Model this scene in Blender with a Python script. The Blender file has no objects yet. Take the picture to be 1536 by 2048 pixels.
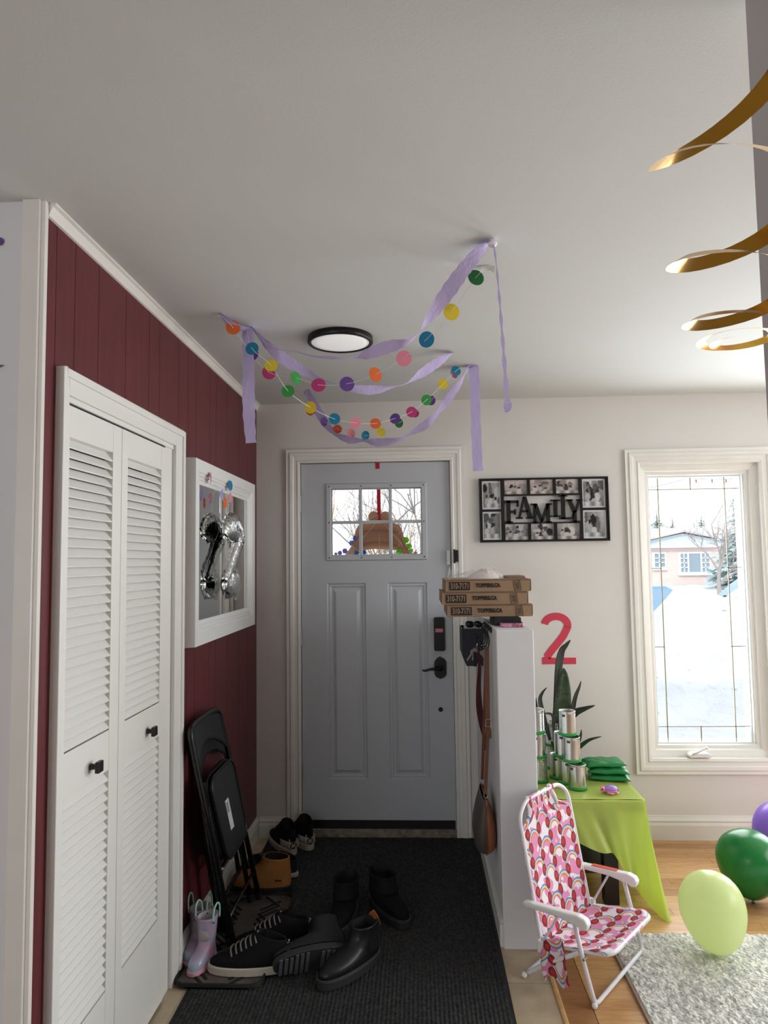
import bpy, math, random
from mathutils import Vector, Matrix
random.seed(7)
C = bpy.context.scene.collection
S = bpy.context.scene
PI = math.pi

# ------------------------------------------------------------ camera
F, YAW, PIT, ROL, CZ, CD = 1390.0, -.0487, .0712, -.0135, 1.502, 3.905
FW = Vector((math.sin(YAW)*math.cos(PIT), math.cos(YAW)*math.cos(PIT), math.sin(PIT)))
_r = Vector((math.cos(YAW), -math.sin(YAW), 0)); _u = _r.cross(FW)
RT = _r*math.cos(ROL)+_u*math.sin(ROL); UP = _u*math.cos(ROL)-_r*math.sin(ROL)
CAM = Vector((0, -CD, CZ))
cd = bpy.data.cameras.new('camera'); cam = bpy.data.objects.new('camera', cd); C.objects.link(cam)
cam.matrix_world = Matrix(((RT.x, UP.x, -FW.x, CAM.x), (RT.y, UP.y, -FW.y, CAM.y), (RT.z, UP.z, -FW.z, CAM.z), (0, 0, 0, 1)))
cd.sensor_fit = 'HORIZONTAL'; cd.sensor_width = 36; cd.lens = F/1536*36; cd.clip_start = .05; cd.clip_end = 300
S.camera = cam

def at(px, py, X=None, Y=None, Z=None):
    """the point of a real plane X=, Y= or Z= that a measured picture point lies on"""
    d = FW+RT*((px-768)/F)-UP*((py-1024)/F)
    t = (X-CAM.x)/d.x if X is not None else (Y-CAM.y)/d.y if Y is not None else (Z-CAM.z)/d.z
    return CAM+d*t

# ------------------------------------------------------------ world, sun, daylight at the windows, exposure
w = bpy.data.worlds.new('overcast_sky'); S.world = w; w.use_nodes = True
bg = w.node_tree.nodes['Background']; bg.inputs[0].default_value = (.92, .965, 1, 1); bg.inputs[1].default_value = 1.8
def light(name, kind, loc, aim, energy, col=(1, 1, 1), size=None, spread=None):
    l = bpy.data.lights.new(name, kind); l.energy = energy; l.color = col
    if size: l.shape = 'RECTANGLE'; l.size, l.size_y = size
    if spread: l.spread = spread
    o = bpy.data.objects.new(name, l); C.objects.link(o); o.location = loc
    o.rotation_euler = Vector(aim).to_track_quat('-Z', 'Y').to_euler(); return o
sun = light('sun', 'SUN', (0, -10, 20), (.25, .8, -.56), 1.1, (1, .97, .92)); sun.data.angle = .05
light('picture_window_daylight', 'AREA', (2.78, .20, 1.25), (-.10, -1, -.05), 72, (.93, .97, 1), (1.5, 1.5))
light('narrow_window_daylight', 'AREA', (1.56, .22, 1.22), (-.2, -1, -.05), 14, (.93, .97, 1), (.5, 1.4))
light('side_window_daylight', 'AREA', (3.88, -2.2, 1.5), (-1, 0, -.02), 46, (.95, .98, 1), (2.0, 1.4))
light('rear_window_daylight', 'AREA', (-2.2, -6.88, 1.5), (.25, 1, .28), 37, (.94, .97, 1), (2.4, 1.5))
S.view_settings.view_transform = 'Standard'; S.view_settings.look = 'None'
S.view_settings.exposure = .08; S.view_settings.gamma = 1; S.view_settings.use_curve_mapping = False

# ------------------------------------------------------------ materials
def lin(c):
    return tuple((v/255/12.92 if v/255 <= .04045 else ((v/255+.055)/1.055)**2.4) for v in c)
MATS = {}
class NT:
    def __init__(s, m): s.t = m.node_tree; s.b = s.t.nodes['Principled BSDF']; s.out = s.t.nodes['Material Output']
    def n(s, kind, **kw):
        o = s.t.nodes.new('ShaderNode'+kind)
        for k, v in kw.items():
            if hasattr(o, k): setattr(o, k, v)
            else: o.inputs[k.replace('_', ' ')].default_value = v
        return o
    def l(s, a, b): s.t.links.new(a, b)
    def math(s, op, a, b=None, c=None):
        o = s.t.nodes.new('ShaderNodeMath'); o.operation = op
        for i, v in enumerate((a, b, c)):
            if v is None: continue
            if isinstance(v, (int, float)): o.inputs[i].default_value = v
            else: s.l(v, o.inputs[i])
        return o.outputs[0]
    def mix(s, fac, a, b):
        o = s.t.nodes.new('ShaderNodeMix'); o.data_type = 'RGBA'
        for i, v in ((0, fac), (6, a), (7, b)):
            if isinstance(v, (int, float)): o.inputs[i].default_value = v
            elif isinstance(v, tuple): o.inputs[i].default_value = (*v[:3], 1)
            else: s.l(v, o.inputs[i])
        return o.outputs[2]
    def coord(s, kind='Object'): return s.n('TexCoord').outputs[kind]
    def noise(s, scale, detail=2, vec=None):
        o = s.n('TexNoise'); o.inputs['Scale'].default_value = scale; o.inputs['Detail'].default_value = detail
        s.l(vec if vec is not None else s.coord(), o.inputs['Vector']); return o.outputs['Fac']
    def bump(s, h, strength=.3, dist=.002):
        o = s.n('Bump'); o.inputs['Strength'].default_value = strength; o.inputs['Distance'].default_value = dist
        s.l(h, o.inputs['Height']); s.l(o.outputs[0], s.b.inputs['Normal'])
    def scaled(s, vec, sc):
        o = s.n('Mapping'); o.inputs['Scale'].default_value = sc; s.l(vec, o.inputs['Vector']); return o.outputs[0]
def mat(name, col, rough=.5, metal=0, vary=0, vscale=8, bump=0, bscale=200, bdist=.001, spec=None, transl=0, coat=0, emit=0, two=None, stretch=(1, 1, 1)):
    m = bpy.data.materials.new(name); m.use_nodes = True; t = NT(m); b = t.b
    c = lin(col); b.inputs['Base Color'].default_value = (*c, 1)
    b.inputs['Roughness'].default_value = rough; b.inputs['Metallic'].default_value = metal
    if spec is not None: b.inputs['Specular IOR Level'].default_value = spec
    if coat: b.inputs['Coat Weight'].default_value = coat
    if emit: b.inputs['Emission Color'].default_value = (*c, 1); b.inputs['Emission Strength'].default_value = emit
    cc = None
    if vary or two:
        f = t.noise(vscale, 4, t.scaled(t.coord(), stretch))
        if two: c1, c2 = c, lin(two)
        else: c1 = tuple(v*(1-vary) for v in c); c2 = tuple(min(1, v*(1+vary)) for v in c)
        r = t.n('ValToRGB'); r.color_ramp.elements[0].position = .35; r.color_ramp.elements[1].position = .65
        r.color_ramp.elements[0].color = (*c1, 1); r.color_ramp.elements[1].color = (*c2, 1)
        t.l(f, r.inputs[0]); cc = r.outputs[0]; t.l(cc, b.inputs['Base Color'])
    if bump: t.bump(t.noise(bscale, 3, t.scaled(t.coord(), stretch)), bump, bdist)
    if transl:
        tr = t.n('BsdfTranslucent'); tr.inputs[0].default_value = (*c, 1)
        if cc: t.l(cc, tr.inputs[0])
        mx = t.n('MixShader'); mx.inputs[0].default_value = transl
        t.l(b.outputs[0], mx.inputs[1]); t.l(tr.outputs[0], mx.inputs[2]); t.l(mx.outputs[0], t.out.inputs[0])
    MATS[name] = m; return m
def glass_mat(name, tint=(1, 1, 1), gloss=.06, rough=.02, wavy=0):
    m = bpy.data.materials.new(name); m.use_nodes = True; t = NT(m)
    tr = t.n('BsdfTransparent'); tr.inputs[0].default_value = (*tint, 1)
    g = t.n('BsdfGlossy'); g.inputs['Roughness'].default_value = rough
    fr = t.n('Fresnel'); fr.inputs[0].default_value = 1.45
    mx = t.n('MixShader'); t.l(t.math('MULTIPLY_ADD', fr.outputs[0], 1.0, gloss-.04), mx.inputs[0])
    if wavy:
        o = t.n('Bump'); o.inputs['Strength'].default_value = 1; o.inputs['Distance'].default_value = wavy
        t.l(t.noise(25, 3), o.inputs['Height']); t.l(o.outputs[0], g.inputs['Normal']); t.l(o.outputs[0], fr.inputs['Normal'])
    t.l(tr.outputs[0], mx.inputs[1]); t.l(g.outputs[0], mx.inputs[2]); t.l(mx.outputs[0], t.out.inputs[0])
    MATS[name] = m; return m

WALL = mat('wall_paint', (222, 218, 213), .75, vary=.015, vscale=3, bump=.15, bscale=350, bdist=.0006)
WALLW = mat('white_wall_paint', (224, 224, 226), .7, bump=.15, bscale=350, bdist=.0006)
CEIL = mat('ceiling_paint', (214, 217, 215), .85, vary=.012, vscale=2, bump=.25, bscale=160, bdist=.001)
SHADEW = mat('shaded_wall_paint', (190, 184, 184), .8)  # wall paint greyed to carry the shade of a side facing away from windows
MAROON = mat('maroon_panel_paint', (98, 40, 44), .42, vary=.10, vscale=9, bump=.25, bscale=30, bdist=.0012, stretch=(1, 6, .5), spec=.35)
GROOVE = mat('groove_dark_maroon', (48, 18, 22), .7)
TRIM = mat('white_trim_paint', (232, 229, 222), .38, vary=.02, vscale=6)
CLOSET = mat('closet_white_paint', (236, 235, 230), .4)
DOORP = mat('door_blue_grey_paint', (190, 193, 198), .5, bump=.12, bscale=60, bdist=.0006)
BLACK = mat('black_satin_metal', (16, 16, 17), .38, spec=.4)
BLACKM = mat('black_matt', (18, 18, 19), .7)
WHITEP = mat('white_plastic', (236, 234, 232), .35)
STEEL = mat('brushed_steel', (190, 190, 188), .3, metal=1)
CHROME = mat('chrome', (225, 225, 225), .12, metal=1)
BRASS = mat('brass_came', (138, 130, 104), .5, metal=.4)
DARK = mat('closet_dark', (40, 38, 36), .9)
GLASS = glass_mat('window_glass', gloss=.02)
MIRROR = mat('mirror_silver', (235, 238, 236), .015, metal=1)
SNOW = mat('snow', (198, 202, 208), .8, vary=.05, vscale=2.5, bump=.9, bscale=3.5, bdist=.14)

# ------------------------------------------------------------ mesh builder
ROOTM = {}
class MB:
    def __init__(s): s.v = []; s.f = []; s.uv = None
    def add(s, vs, fs):
        n = len(s.v); s.v += [Vector(v) for v in vs]; s.f += [tuple(i+n for i in f) for f in fs]; return s
    def box(s, x0, x1, y0, y1, z0, z1, M=None):
        vs = [Vector((x, y, z)) for x in (x0, x1) for y in (y0, y1) for z in (z0, z1)]
        if M: vs = [M @ v for v in vs]
        return s.add(vs, [(0, 1, 3, 2), (4, 6, 7, 5), (0, 4, 5, 1), (2, 3, 7, 6), (0, 2, 6, 4), (1, 5, 7, 3)])
    def grid(s, rows, closed_u=False, closed_v=False):
        nu, nv = len(rows), len(rows[0]); vs = [p for r in rows for p in r]; fs = []
        for i in range(nu if closed_u else nu-1):
            for j in range(nv if closed_v else nv-1):
                a, b = i, (i+1) % nu; c, d = j, (j+1) % nv
                fs.append((a*nv+c, b*nv+c, b*nv+d, a*nv+d))
        return s.add(vs, fs)
    def tube(s, pts, r, seg=8, closed=False, caps=True, flat=1):
        pts = [Vector(p) for p in pts]; n = len(pts); rows = []; prev = None
        for i, p in enumerate(pts):
            a = pts[(i-1) % n] if closed or i else p; b = pts[(i+1) % n] if closed or i < n-1 else p
            t = (b-a).normalized()
            if prev is None: x = t.orthogonal().normalized()
            else: x = (prev-t*prev.dot(t)).normalized()
            prev = x; y = t.cross(x); rr = r[i] if isinstance(r, (list, tuple)) else r
            rows.append([p+x*math.cos(2*PI*k/seg)*rr+y*math.sin(2*PI*k/seg)*rr*flat for k in range(seg)])
        s.grid(rows, closed, True)
        if not closed and caps:
            m = len(s.v); s.f.append(tuple(range(m-n*seg, m-n*seg+seg))[::-1]); s.f.append(tuple(range(m-seg, m)))
        return s
    def lathe(s, prof, c=(0, 0, 0), seg=24, axis='z', M=None, sc=(1, 1)):
        rows = []
        for r, z in prof:
            row = []
            for k in range(seg):
                a = 2*PI*k/seg; x, y = r*math.cos(a)*sc[0], r*math.sin(a)*sc[1]
                v = Vector((x, y, z)) if axis == 'z' else Vector((z, x, y)) if axis == 'x' else Vector((y, z, x))
                if M: v = M @ v
                row.append(v+Vector(c))
            rows.append(row)
        return s.grid(rows, False, True)
    def disc(s, c, r, h, seg=20, axis='z', M=None): return s.lathe([(0, 0), (r, 0), (r, h), (0, h)], c, seg, axis, M)
    def ball(s, c, r, seg=14, rings=9, M=None):
        if not isinstance(r, (tuple, list)): r = (r, r, r)
        rows = []
        for i in range(rings+1):
            a = PI*i/rings
            rows.append([(lambda v: (M @ v if M else v)+Vector(c))(Vector((r[0]*math.sin(a)*math.cos(2*PI*k/seg), r[1]*math.sin(a)*math.sin(2*PI*k/seg), r[2]*math.cos(a)))) for k in range(seg)])
        return s.grid(rows, False, True)
    def prism(s, poly, y0, y1, fn=None):
        """poly of (u, v) points extruded from depth y0 to y1; fn maps (u, depth, v) to space"""
        fn = fn or (lambda u, d, v: Vector((u, d, v)))
        n = len(poly); vs = [fn(u, y0, v) for u, v in poly]+[fn(u, y1, v) for u, v in poly]
        return s.add(vs, [tuple(range(n)), tuple(range(n, 2*n))[::-1]]+[(i, i+n, (i+1) % n+n, (i+1) % n) for i in range(n)])
    def ring(s, x0, x1, z0, z1, prof, fn, legs=False):
        """mitred frame: prof = [(outward offset, depth)]; fn(u, depth, v) -> point; legs: no bottom rail"""
        rows = []
        for o, d in prof:
            q = [(x0-o, z0 if legs else z0-o), (x0-o, z1+o), (x1+o, z1+o), (x1+o, z0 if legs else z0-o)]
            rows.append([fn(u, d, v) for u, v in q])
        rows = [list(r) for r in zip(*rows)]
        return s.grid(rows, not legs, False)
    def build(s, name, m, parent=None, smooth=False, bevel=0, solid=0, sub=0, origin=None, kind=None, fix=True):
        me = bpy.data.meshes.new(name)
        o = bpy.data.objects.new(name, me); C.objects.link(o)
        if parent is not None:
            inv = ROOTM[parent.name].inverted(); vs = [inv @ v for v in s.v]; o.parent = parent; ROOTM[o.name] = ROOTM[parent.name]
        else:
            if origin is None:
                xs = [v.x for v in s.v]; ys = [v.y for v in s.v]; zs = [v.z for v in s.v]
                origin = Vector(((min(xs)+max(xs))/2, (min(ys)+max(ys))/2, min(zs)))
            M = Matrix.Translation(origin); ROOTM[o.name] = M; o.location = origin
            inv = M.inverted(); vs = [inv @ v for v in s.v]
        me.from_pydata(vs, [], s.f)
        if s.uv:
            ul = me.uv_layers.new(name='UVMap')
            for lp in me.loops: ul.data[lp.index].uv = s.uv[lp.vertex_index]
        if m: me.materials.append(m)
        me.validate()
        if fix:
            import bmesh
            b = bmesh.new(); b.from_mesh(me); bmesh.ops.remove_doubles(b, verts=b.verts, dist=1e-6) if not s.uv else None
            bmesh.ops.recalc_face_normals(b, faces=b.faces); b.to_mesh(me); b.free()
        if smooth:
            for p in me.polygons: p.use_smooth = True
        if solid:
            q = o.modifiers.new('solid', 'SOLIDIFY'); q.thickness = solid; q.offset = 0
        if bevel:
            q = o.modifiers.new('bevel', 'BEVEL'); q.width = bevel; q.segments = 2; q.limit_method = 'ANGLE'
        if sub:
            q = o.modifiers.new('sub', 'SUBSURF'); q.levels = sub; q.render_levels = sub
        if kind: o['kind'] = kind
        return o
def thing(name, loc, label, cat, group=None, rz=0, M=None):
    o = bpy.data.objects.new(name, None); C.objects.link(o); o.empty_display_size = .05
    M = M or Matrix.Translation(loc) @ Matrix.Rotation(rz, 4, 'Z')
    o.matrix_world = M; ROOTM[o.name] = M; return tag(o, label, cat, group)
def tag(o, label, cat, group=None):
    o['label'] = label; o['category'] = cat
    if group: o['group'] = group
    return o
def struct(o): o['kind'] = 'structure'; return o
def dup(root, M, label, group=None):
    def cp(o, parent):
        c = o.copy(); C.objects.link(c); c.parent = parent
        for ch in [x for x in KIDS.get(o.name, [])]: cp(ch, c)
        return c
    r = cp(root, None); r.matrix_world = M; ROOTM[r.name] = M; r['label'] = label
    if group: r['group'] = group
    return r
KIDS = {}
def learn_kids():
    KIDS.clear()
    for o in C.objects:
        if o.parent: KIDS.setdefault(o.parent.name, []).append(o)
def boxes(x0, x1, z0, z1, y0, y1, holes, m, swap=False):
    """a slab with rectangular holes (u0, u1, v0, v1), made of boxes"""
    us = sorted({x0, x1, *[h[0] for h in holes], *[h[1] for h in holes]}); vs = sorted({z0, z1, *[h[2] for h in holes], *[h[3] for h in holes]})
    us = [u for u in us if x0 <= u <= x1]; vs = [v for v in vs if z0 <= v <= z1]
    for a, b in zip(us, us[1:]):
        for c, d in zip(vs, vs[1:]):
            if any(h[0] <= (a+b)/2 <= h[1] and h[2] <= (c+d)/2 <= h[3] for h in holes): continue
            if swap: m.box(y0, y1, a, b, c, d)
            else: m.box(a, b, y0, y1, c, d)
    return m
def text_mb(body, size, fn, width=None, depth=.0004, bold=0, tall=1):
    cu = bpy.data.curves.new('t', 'FONT'); cu.body = body; cu.size = size; cu.align_x = 'CENTER'; cu.align_y = 'CENTER'; cu.extrude = depth; cu.offset = bold; cu.resolution_u = 3
    o = bpy.data.objects.new('t', cu); C.objects.link(o); bpy.context.view_layer.update()
    me = bpy.data.meshes.new_from_object(o.evaluated_get(bpy.context.evaluated_depsgraph_get()))
    vs = [v.co.copy() for v in me.vertices]; fs = [tuple(p.vertices) for p in me.polygons]
    bpy.data.objects.remove(o); bpy.data.curves.remove(cu); bpy.data.meshes.remove(me)
    w0 = max(v.x for v in vs)-min(v.x for v in vs); k = width/w0 if width else 1
    cx = (max(v.x for v in vs)+min(v.x for v in vs))/2; cy = (max(v.y for v in vs)+min(v.y for v in vs))/2
    return MB().add([fn((v.x-cx)*k, -v.z, (v.y-cy)*tall) for v in vs], fs)
def arc(cx, cz, rx, rz, a0, a1, n):
    return [(cx+rx*math.cos(math.radians(a0+(a1-a0)*i/n)), cz+rz*math.sin(math.radians(a0+(a1-a0)*i/n))) for i in range(n+1)]
def rrect(x0, x1, z0, z1, r, n=4):
    return arc(x1-r, z1-r, r, r, 0, 90, n)+arc(x0+r, z1-r, r, r, 90, 180, n)+arc(x0+r, z0+r, r, r, 180, 270, n)+arc(x1-r, z0+r, r, r, 270, 360, n)
def lerp(a, b, t): return a+(b-a)*t
def spline(pts, n):
    """Catmull-Rom through tuples"""
    out = []; P = [pts[0]]+list(pts)+[pts[-1]]
    for i in range(1, len(P)-2):
        for k in range(n):
            t = k/n; out.append(tuple(.5*(2*b+(c-a)*t+(2*a-5*b+4*c-d)*t*t+(3*b-a-3*c+d)*t**3) for a, b, c, d in zip(P[i-1], P[i], P[i+1], P[i+2])))
    return out+[tuple(pts[-1])]
frontal = lambda u, d, v: Vector((u, d, v))          # on walls parallel to the front wall, depth = Y
leftw = lambda u, d, v: Vector((d, u, v))            # on walls parallel to the left wall, depth = X

# ============================================================ SETTING
XL, H, YC = -.917, 2.411, -2.275
# ---- floor
FLOORB = mat('subfloor_wood', (176, 130, 84), .5)
fl = struct(MB().box(-3.2, 4.0, -7.0, .15, -.12, -.008).build('floor', FLOORB))
def wood(name, c1, c2, rough=.32):
    m = mat(name, c1, rough); t = NT(m); oi = t.n('ObjectInfo')
    v = t.n('VectorMath', operation='ADD'); t.l(t.coord(), v.inputs[0])
    cb = t.n('CombineXYZ'); t.l(t.math('MULTIPLY', oi.outputs['Random'], 9), cb.inputs[0]); t.l(t.math('MULTIPLY', oi.outputs['Random'], 5), cb.inputs[1]); t.l(cb.outputs[0], v.inputs[1])
    g = t.noise(14, 5, t.scaled(v.outputs[0], (1, 9, 1))); g2 = t.noise(70, 2, t.scaled(v.outputs[0], (.5, 9, 1)))
    f = t.math('ADD', t.math('MULTIPLY', g, .6), t.math('MULTIPLY', g2, .3)); f = t.math('ADD', f, t.math('MULTIPLY', oi.outputs['Random'], .35))
    r = t.n('ValToRGB'); r.color_ramp.elements[0].position = .38; r.color_ramp.elements[1].position = .85
    r.color_ramp.elements[0].color = (*lin(c2), 1); r.color_ramp.elements[1].color = (*lin(c1), 1)
    t.l(f, r.inputs[0]); t.l(r.outputs[0], t.b.inputs['Base Color']); t.bump(g2, .15, .0005); return m
OAK = wood('oak_plank', (214, 170, 118), (172, 122, 72))
OAKD = wood('oak_border', (168, 120, 78), (128, 84, 50))
y = -.004; row = 0
while y > -2.35:
    x = .558; k = 0
    while x < 3.0:
        L = random.uniform(.45, .95) if k else random.uniform(.2, .9)
        if x < 2.0+y*.1: MB().box(x+.0006, min(x+L, 3.9)-.0006, y-.0575, y-.0008, -.008, 0).build('plank', OAK, fl)
        else: break
        x += L; k += 1
    y -= .0575; row += 1
for k in range(3): MB().box(.462, .556, -1.10-k*.75, -1.10-(k-1)*.75-.0015 if k else -.02, -.008, .0004).build('plank', OAKD, fl)
MB().prism([(.444, -.008), (.444, .002), (.449, .005), (.457, .005), (.462, .001), (.462, -.008)], -2.6, -1.085).build('threshold_strip', OAK, fl)
TILE = mat('beige_floor_tile', (196, 178, 150), .38, two=(176, 158, 132), vscale=11, bump=.15, bscale=40)
GROUT = mat('tile_grout', (150, 134, 112), .8)
MB().box(-.917, .444, -3.2, 0, -.0078, -.0022).build('grout_bed', GROUT, fl)
for i in range(5):
    for j in range(9):
        x1 = .443-.305*i; y1 = -.10-.3005*j
        x0 = max(x1-.302, -.915); 
        if x1-.302 < -.917: x0 = -.915
        if x1 > -.91: MB().box(x0, x1, y1-.298, y1, -.006, 0).build('tile', TILE, fl)
for i in range(5):
    x1 = .443-.305*i; MB().box(max(x1-.302, -.915), x1, -.098, -.002, -.006, 0).build('tile', TILE, fl)
# ---- ceiling, walls
struct(MB().box(-3.2, 4.0, -7.0, .75, H, H+.35).build('ceiling', CEIL))
DX0, DX1, DZ = -.662, .180, 2.062
WX0, WX1, WZ0, WZ1 = 1.235, 1.878, .425, 2.022
struct(boxes(-1.05, 4.0, -.12, H, 0, .16, [(DX0-.008, DX1+.008, -.12, DZ+.006), (WX0, WX1, WZ0, WZ1), (1.98, 3.55, .425, 2.022)], MB()).build('wall_front', WALL))
struct(boxes(-7.0, 0, -.12, H, 3.8, 3.98, [(-3.3, -1.1, .7, 2.1)], MB(), swap=True).build('wall_right', WALL))
struct(boxes(-3.2, 3.8, -.12, H, -7.0, -6.9, [(-3.0, -1.0, .7, 2.1)], MB()).build('wall_back', WALLW))
struct(MB().box(-3.2, -3.1, -7, YC, -.12, H).build('wall_far_left', WALLW))
struct(MB().box(-3.1, XL-.0045, YC, YC+.0995, -.12, H).build('wall_left_return', WALLW))
struct(MB().box(.55, .67, -6.9, -2.80, -.12, H).build('wall_near_right', SHADEW))
struct(MB().box(.304, .452, -1.082, 0, -.006, 1.222).build('wall_half', WALLW, bevel=.004))
struct(MB().box(.300, .304, -1.06, -.02, 0, .10).box(.292, .304, -1.07, -.02, 0, .085).build('baseboard_half_wall', TRIM))
wm = boxes(YC+.1, 0, -.12, H, -1.02, XL-.004, [(-2.17, -1.372, -.12, 1.945)], MB(), swap=True)
wl = struct(wm.build('wall_left', GROOVE))
gr = [YC, -2.211, -2.113, -1.973, -1.785, -1.594, -1.496, -1.296, -1.184, -1.083, -.893, -.793, -.607, -.389, -.209, 0]
for a, b in zip(gr, gr[1:]):
    m = MB(); lo, hi = -2.17, -1.372; a2, b2 = a+.0012, b-.0012
    def pn(y0, y1, z0): m.box(XL-.004, XL, y0, y1, z0, H)
    if b2 <= lo or a2 >= hi: pn(a2, b2, 0)
    else:
        pn(max(a2, lo), min(b2, hi), 1.945)
        if a2 < lo: pn(a2, lo, 0)
        if b2 > hi: pn(hi, b2, 0)
    m.build('panel', MAROON, wl)
# closet recess
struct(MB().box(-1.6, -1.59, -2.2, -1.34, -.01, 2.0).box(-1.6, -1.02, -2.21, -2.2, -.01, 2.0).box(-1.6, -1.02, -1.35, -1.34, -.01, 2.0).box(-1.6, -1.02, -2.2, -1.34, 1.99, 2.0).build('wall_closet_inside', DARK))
# ---- trims
struct(MB().box(-.966, -.922, YC-.012, YC, 0, H).box(-.93, XL+.006, YC-.004, YC+.012, 0, H).build('trim_1', TRIM, bevel=.002))
crown = [(XL, H), (XL+.024, H), (XL+.024, H-.005), (XL+.016, H-.009), (XL+.010, H-.022), (XL+.006, H-.032), (XL, H-.034)]
struct(MB().prism(crown, YC+.012, 0).build('trim_2', TRIM))
casing = [(0, .0), (0, -.012), (.012, -.016), (.018, -.012), (.034, -.013), (.040, -.018), (.056, -.020), (.062, -.014), (.078, -.016), (.078, .0)]
struct(MB().ring(DX0-.004, DX1+.004, 0, DZ+.004, casing, frontal, legs=True).build('trim_3', TRIM))
struct(MB().ring(DX0-.008, DX1+.008, 0, DZ+.006, [(0, .0), (0, .16), (-.016, .16), (-.016, .062), (-.004, .062), (-.004, .0)], frontal, legs=True).build('trim_4', TRIM))
m = MB(); ccas = [(.0, XL), (.0, XL+.010), (.012, XL+.016), (.036, XL+.018), (.056, XL+.020), (.060, XL)]
m.box(XL, XL+.018, -2.200, -2.168, 0, 2.006).box(XL, XL+.018, -1.368, -1.282, 0, 2.006).box(XL, XL+.018, -2.168, -1.368, 1.945, 2.006)
m.box(XL, XL+.024, -2.205, -2.190, 0, 2.012).box(XL, XL+.024, -1.300, -1.276, 0, 2.012).box(XL, XL+.024, -2.190, -1.300, 1.990, 2.012)
m.box(-1.0, XL+.004, -1.44, -1.372, 0, 1.945).box(-1.0, XL-.006, -2.17, -1.372, 1.928, 1.945).box(XL-.004, XL+.010, -2.168, -1.372, 1.93, 1.95)
struct(m.build('trim_5', CLOSET, bevel=.002))
bprof = [(0, 0), (-.014, 0), (-.014, .066), (-.010, .078), (-.012, .086), (-.006, .100), (-.004, .108), (0, .108)]
def baseb(name, a, b, fn, hgt=1.0): struct(MB().prism([(d, z*hgt) for d, z in bprof], a, b, fn).build(name, TRIM))
baseb('baseboard_front_left', -.90, DX0-.083, lambda d, u, z: Vector((u, d, z)))
baseb('baseboard_front', .452, 3.8, lambda d, u, z: Vector((u, d*1.2, z)), 1.15)
baseb('baseboard_left', -1.276, -.002, lambda d, u, z: Vector((XL-d, u, z)))
# ---- picture and side windows of the room (outside the frame), each with frame, mullion and glass
def plain_window(name, u0, u1, z0, z1, fn, dep):
    o = struct(MB().ring(u0, u1, z0, z1, [(0, dep[0]), (.07, dep[0]), (.07, dep[0]-dep[2]), (0, dep[0]-dep[2])], fn).build(name, TRIM))
    um = (u0+u1)/2; g = MB(); g.add([fn(u0, dep[1], z0), fn(u1, dep[1], z0), fn(u1, dep[1], z1), fn(u0, dep[1], z1)], [(0, 1, 2, 3)]); g.build('pane', GLASS, o)
    MB().add([fn(um+a, dep[1]+b, z) for a in (-.02, .02) for b in (-.02, .02) for z in (z0, z1)], [(0, 1, 3, 2), (4, 6, 7, 5), (0, 4, 5, 1), (2, 3, 7, 6), (0, 2, 6, 4), (1, 5, 7, 3)]).build('mullion', TRIM, o)
plain_window('window_2', 1.98, 3.55, .425, 2.022, frontal, (0, .1, .015))
plain_window('window_3', -3.3, -1.1, .7, 2.1, leftw, (3.8, 3.93, .015))
plain_window('window_4', -3.0, -1.0, .7, 2.1, frontal, (-6.9, -6.96, -.015))

# ---- window_1 (crank casement with brass came)
w1 = struct(MB().ring(WX0, WX1, WZ0, WZ1, [(0, 0), (0, -.013), (.014, -.018), (.020, -.013), (.036, -.015), (.044, -.021), (.060, -.023), (.066, -.016), (.082, -.018), (.082, 0)], frontal).build('window_1', TRIM))
GX0, GX1, GZ0, GZ1 = 1.293, 1.812, .489, 1.958
MB().ring(GX0, GX1, GZ0, GZ1, [(.070, .001), (.070, .16), (.0, .16), (0, .05), (.006, .036), (.022, .034), (.028, .022), (.052, .014), (.070, .012), (.070, .001)], frontal).build('sash_frame', TRIM, w1)
MB().ring(GX0+.002, GX1-.012, GZ0+.003, GZ1-.004, [(.004, .05), (-.002, .05), (-.004, .06), (.004, .06)], frontal).build('glazing_bead', mat('glazing_seal', (205, 218, 216), .4), w1)
xs = [GX0, 1.357, 1.538, 1.725, GX1]; zs = [GZ0, .573, 1.008, 1.443, 1.886, GZ1]
def pane(x0, x1, z0, z1): MB().add([(x0, .08, z0), (x1, .08, z0), (x1, .08, z1), (x0, .08, z1)], [(0, 1, 2, 3)]).build('pane', GLASS, w1)
pane(xs[1], xs[3], zs[1], zs[4])
for a, b in ((0, 1), (1, 2), (2, 3), (3, 4)): pane(xs[a], xs[b], zs[4], zs[5]); pane(xs[a], xs[b], zs[0], zs[1])
for a, b in ((1, 2), (2, 3), (3, 4)): pane(xs[0], xs[1], zs[a], zs[b]); pane(xs[3], xs[4], zs[a], zs[b])
def came(x0, x1, z0, z1): MB().box(x0-.0022, x1+.0022, .076, .084, z0-.0022, z1+.0022).build('came_bar', BRASS, w1)
came(xs[1], xs[1], GZ0, GZ1); came(xs[3], xs[3], GZ0, GZ1); came(GX0, GX1, zs[1], zs[1]); came(GX0, GX1, zs[4], zs[4])
came(xs[2], xs[2], zs[4], GZ1); came(xs[2], xs[2], GZ0, zs[1])
for z in (zs[2], zs[3]): came(GX0, xs[1], z, z); came(xs[3], GX1, z, z)
cr = MB().prism([(1.432, .433), (1.545, .433), (1.545, .446), (1.53, .456), (1.448, .456), (1.432, .446)], -.03, .022).build('crank_housing', WHITEP, w1, bevel=.003)
MB().tube([(1.448, -.03, .452), (1.462, -.042, .462), (1.50, -.046, .483), (1.512, -.046, .488)], [.006, .006, .005, .005], 8).ball((1.514, -.048, .489), .008, 8, 6).build('crank_handle', WHITEP, cr, smooth=True)

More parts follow.
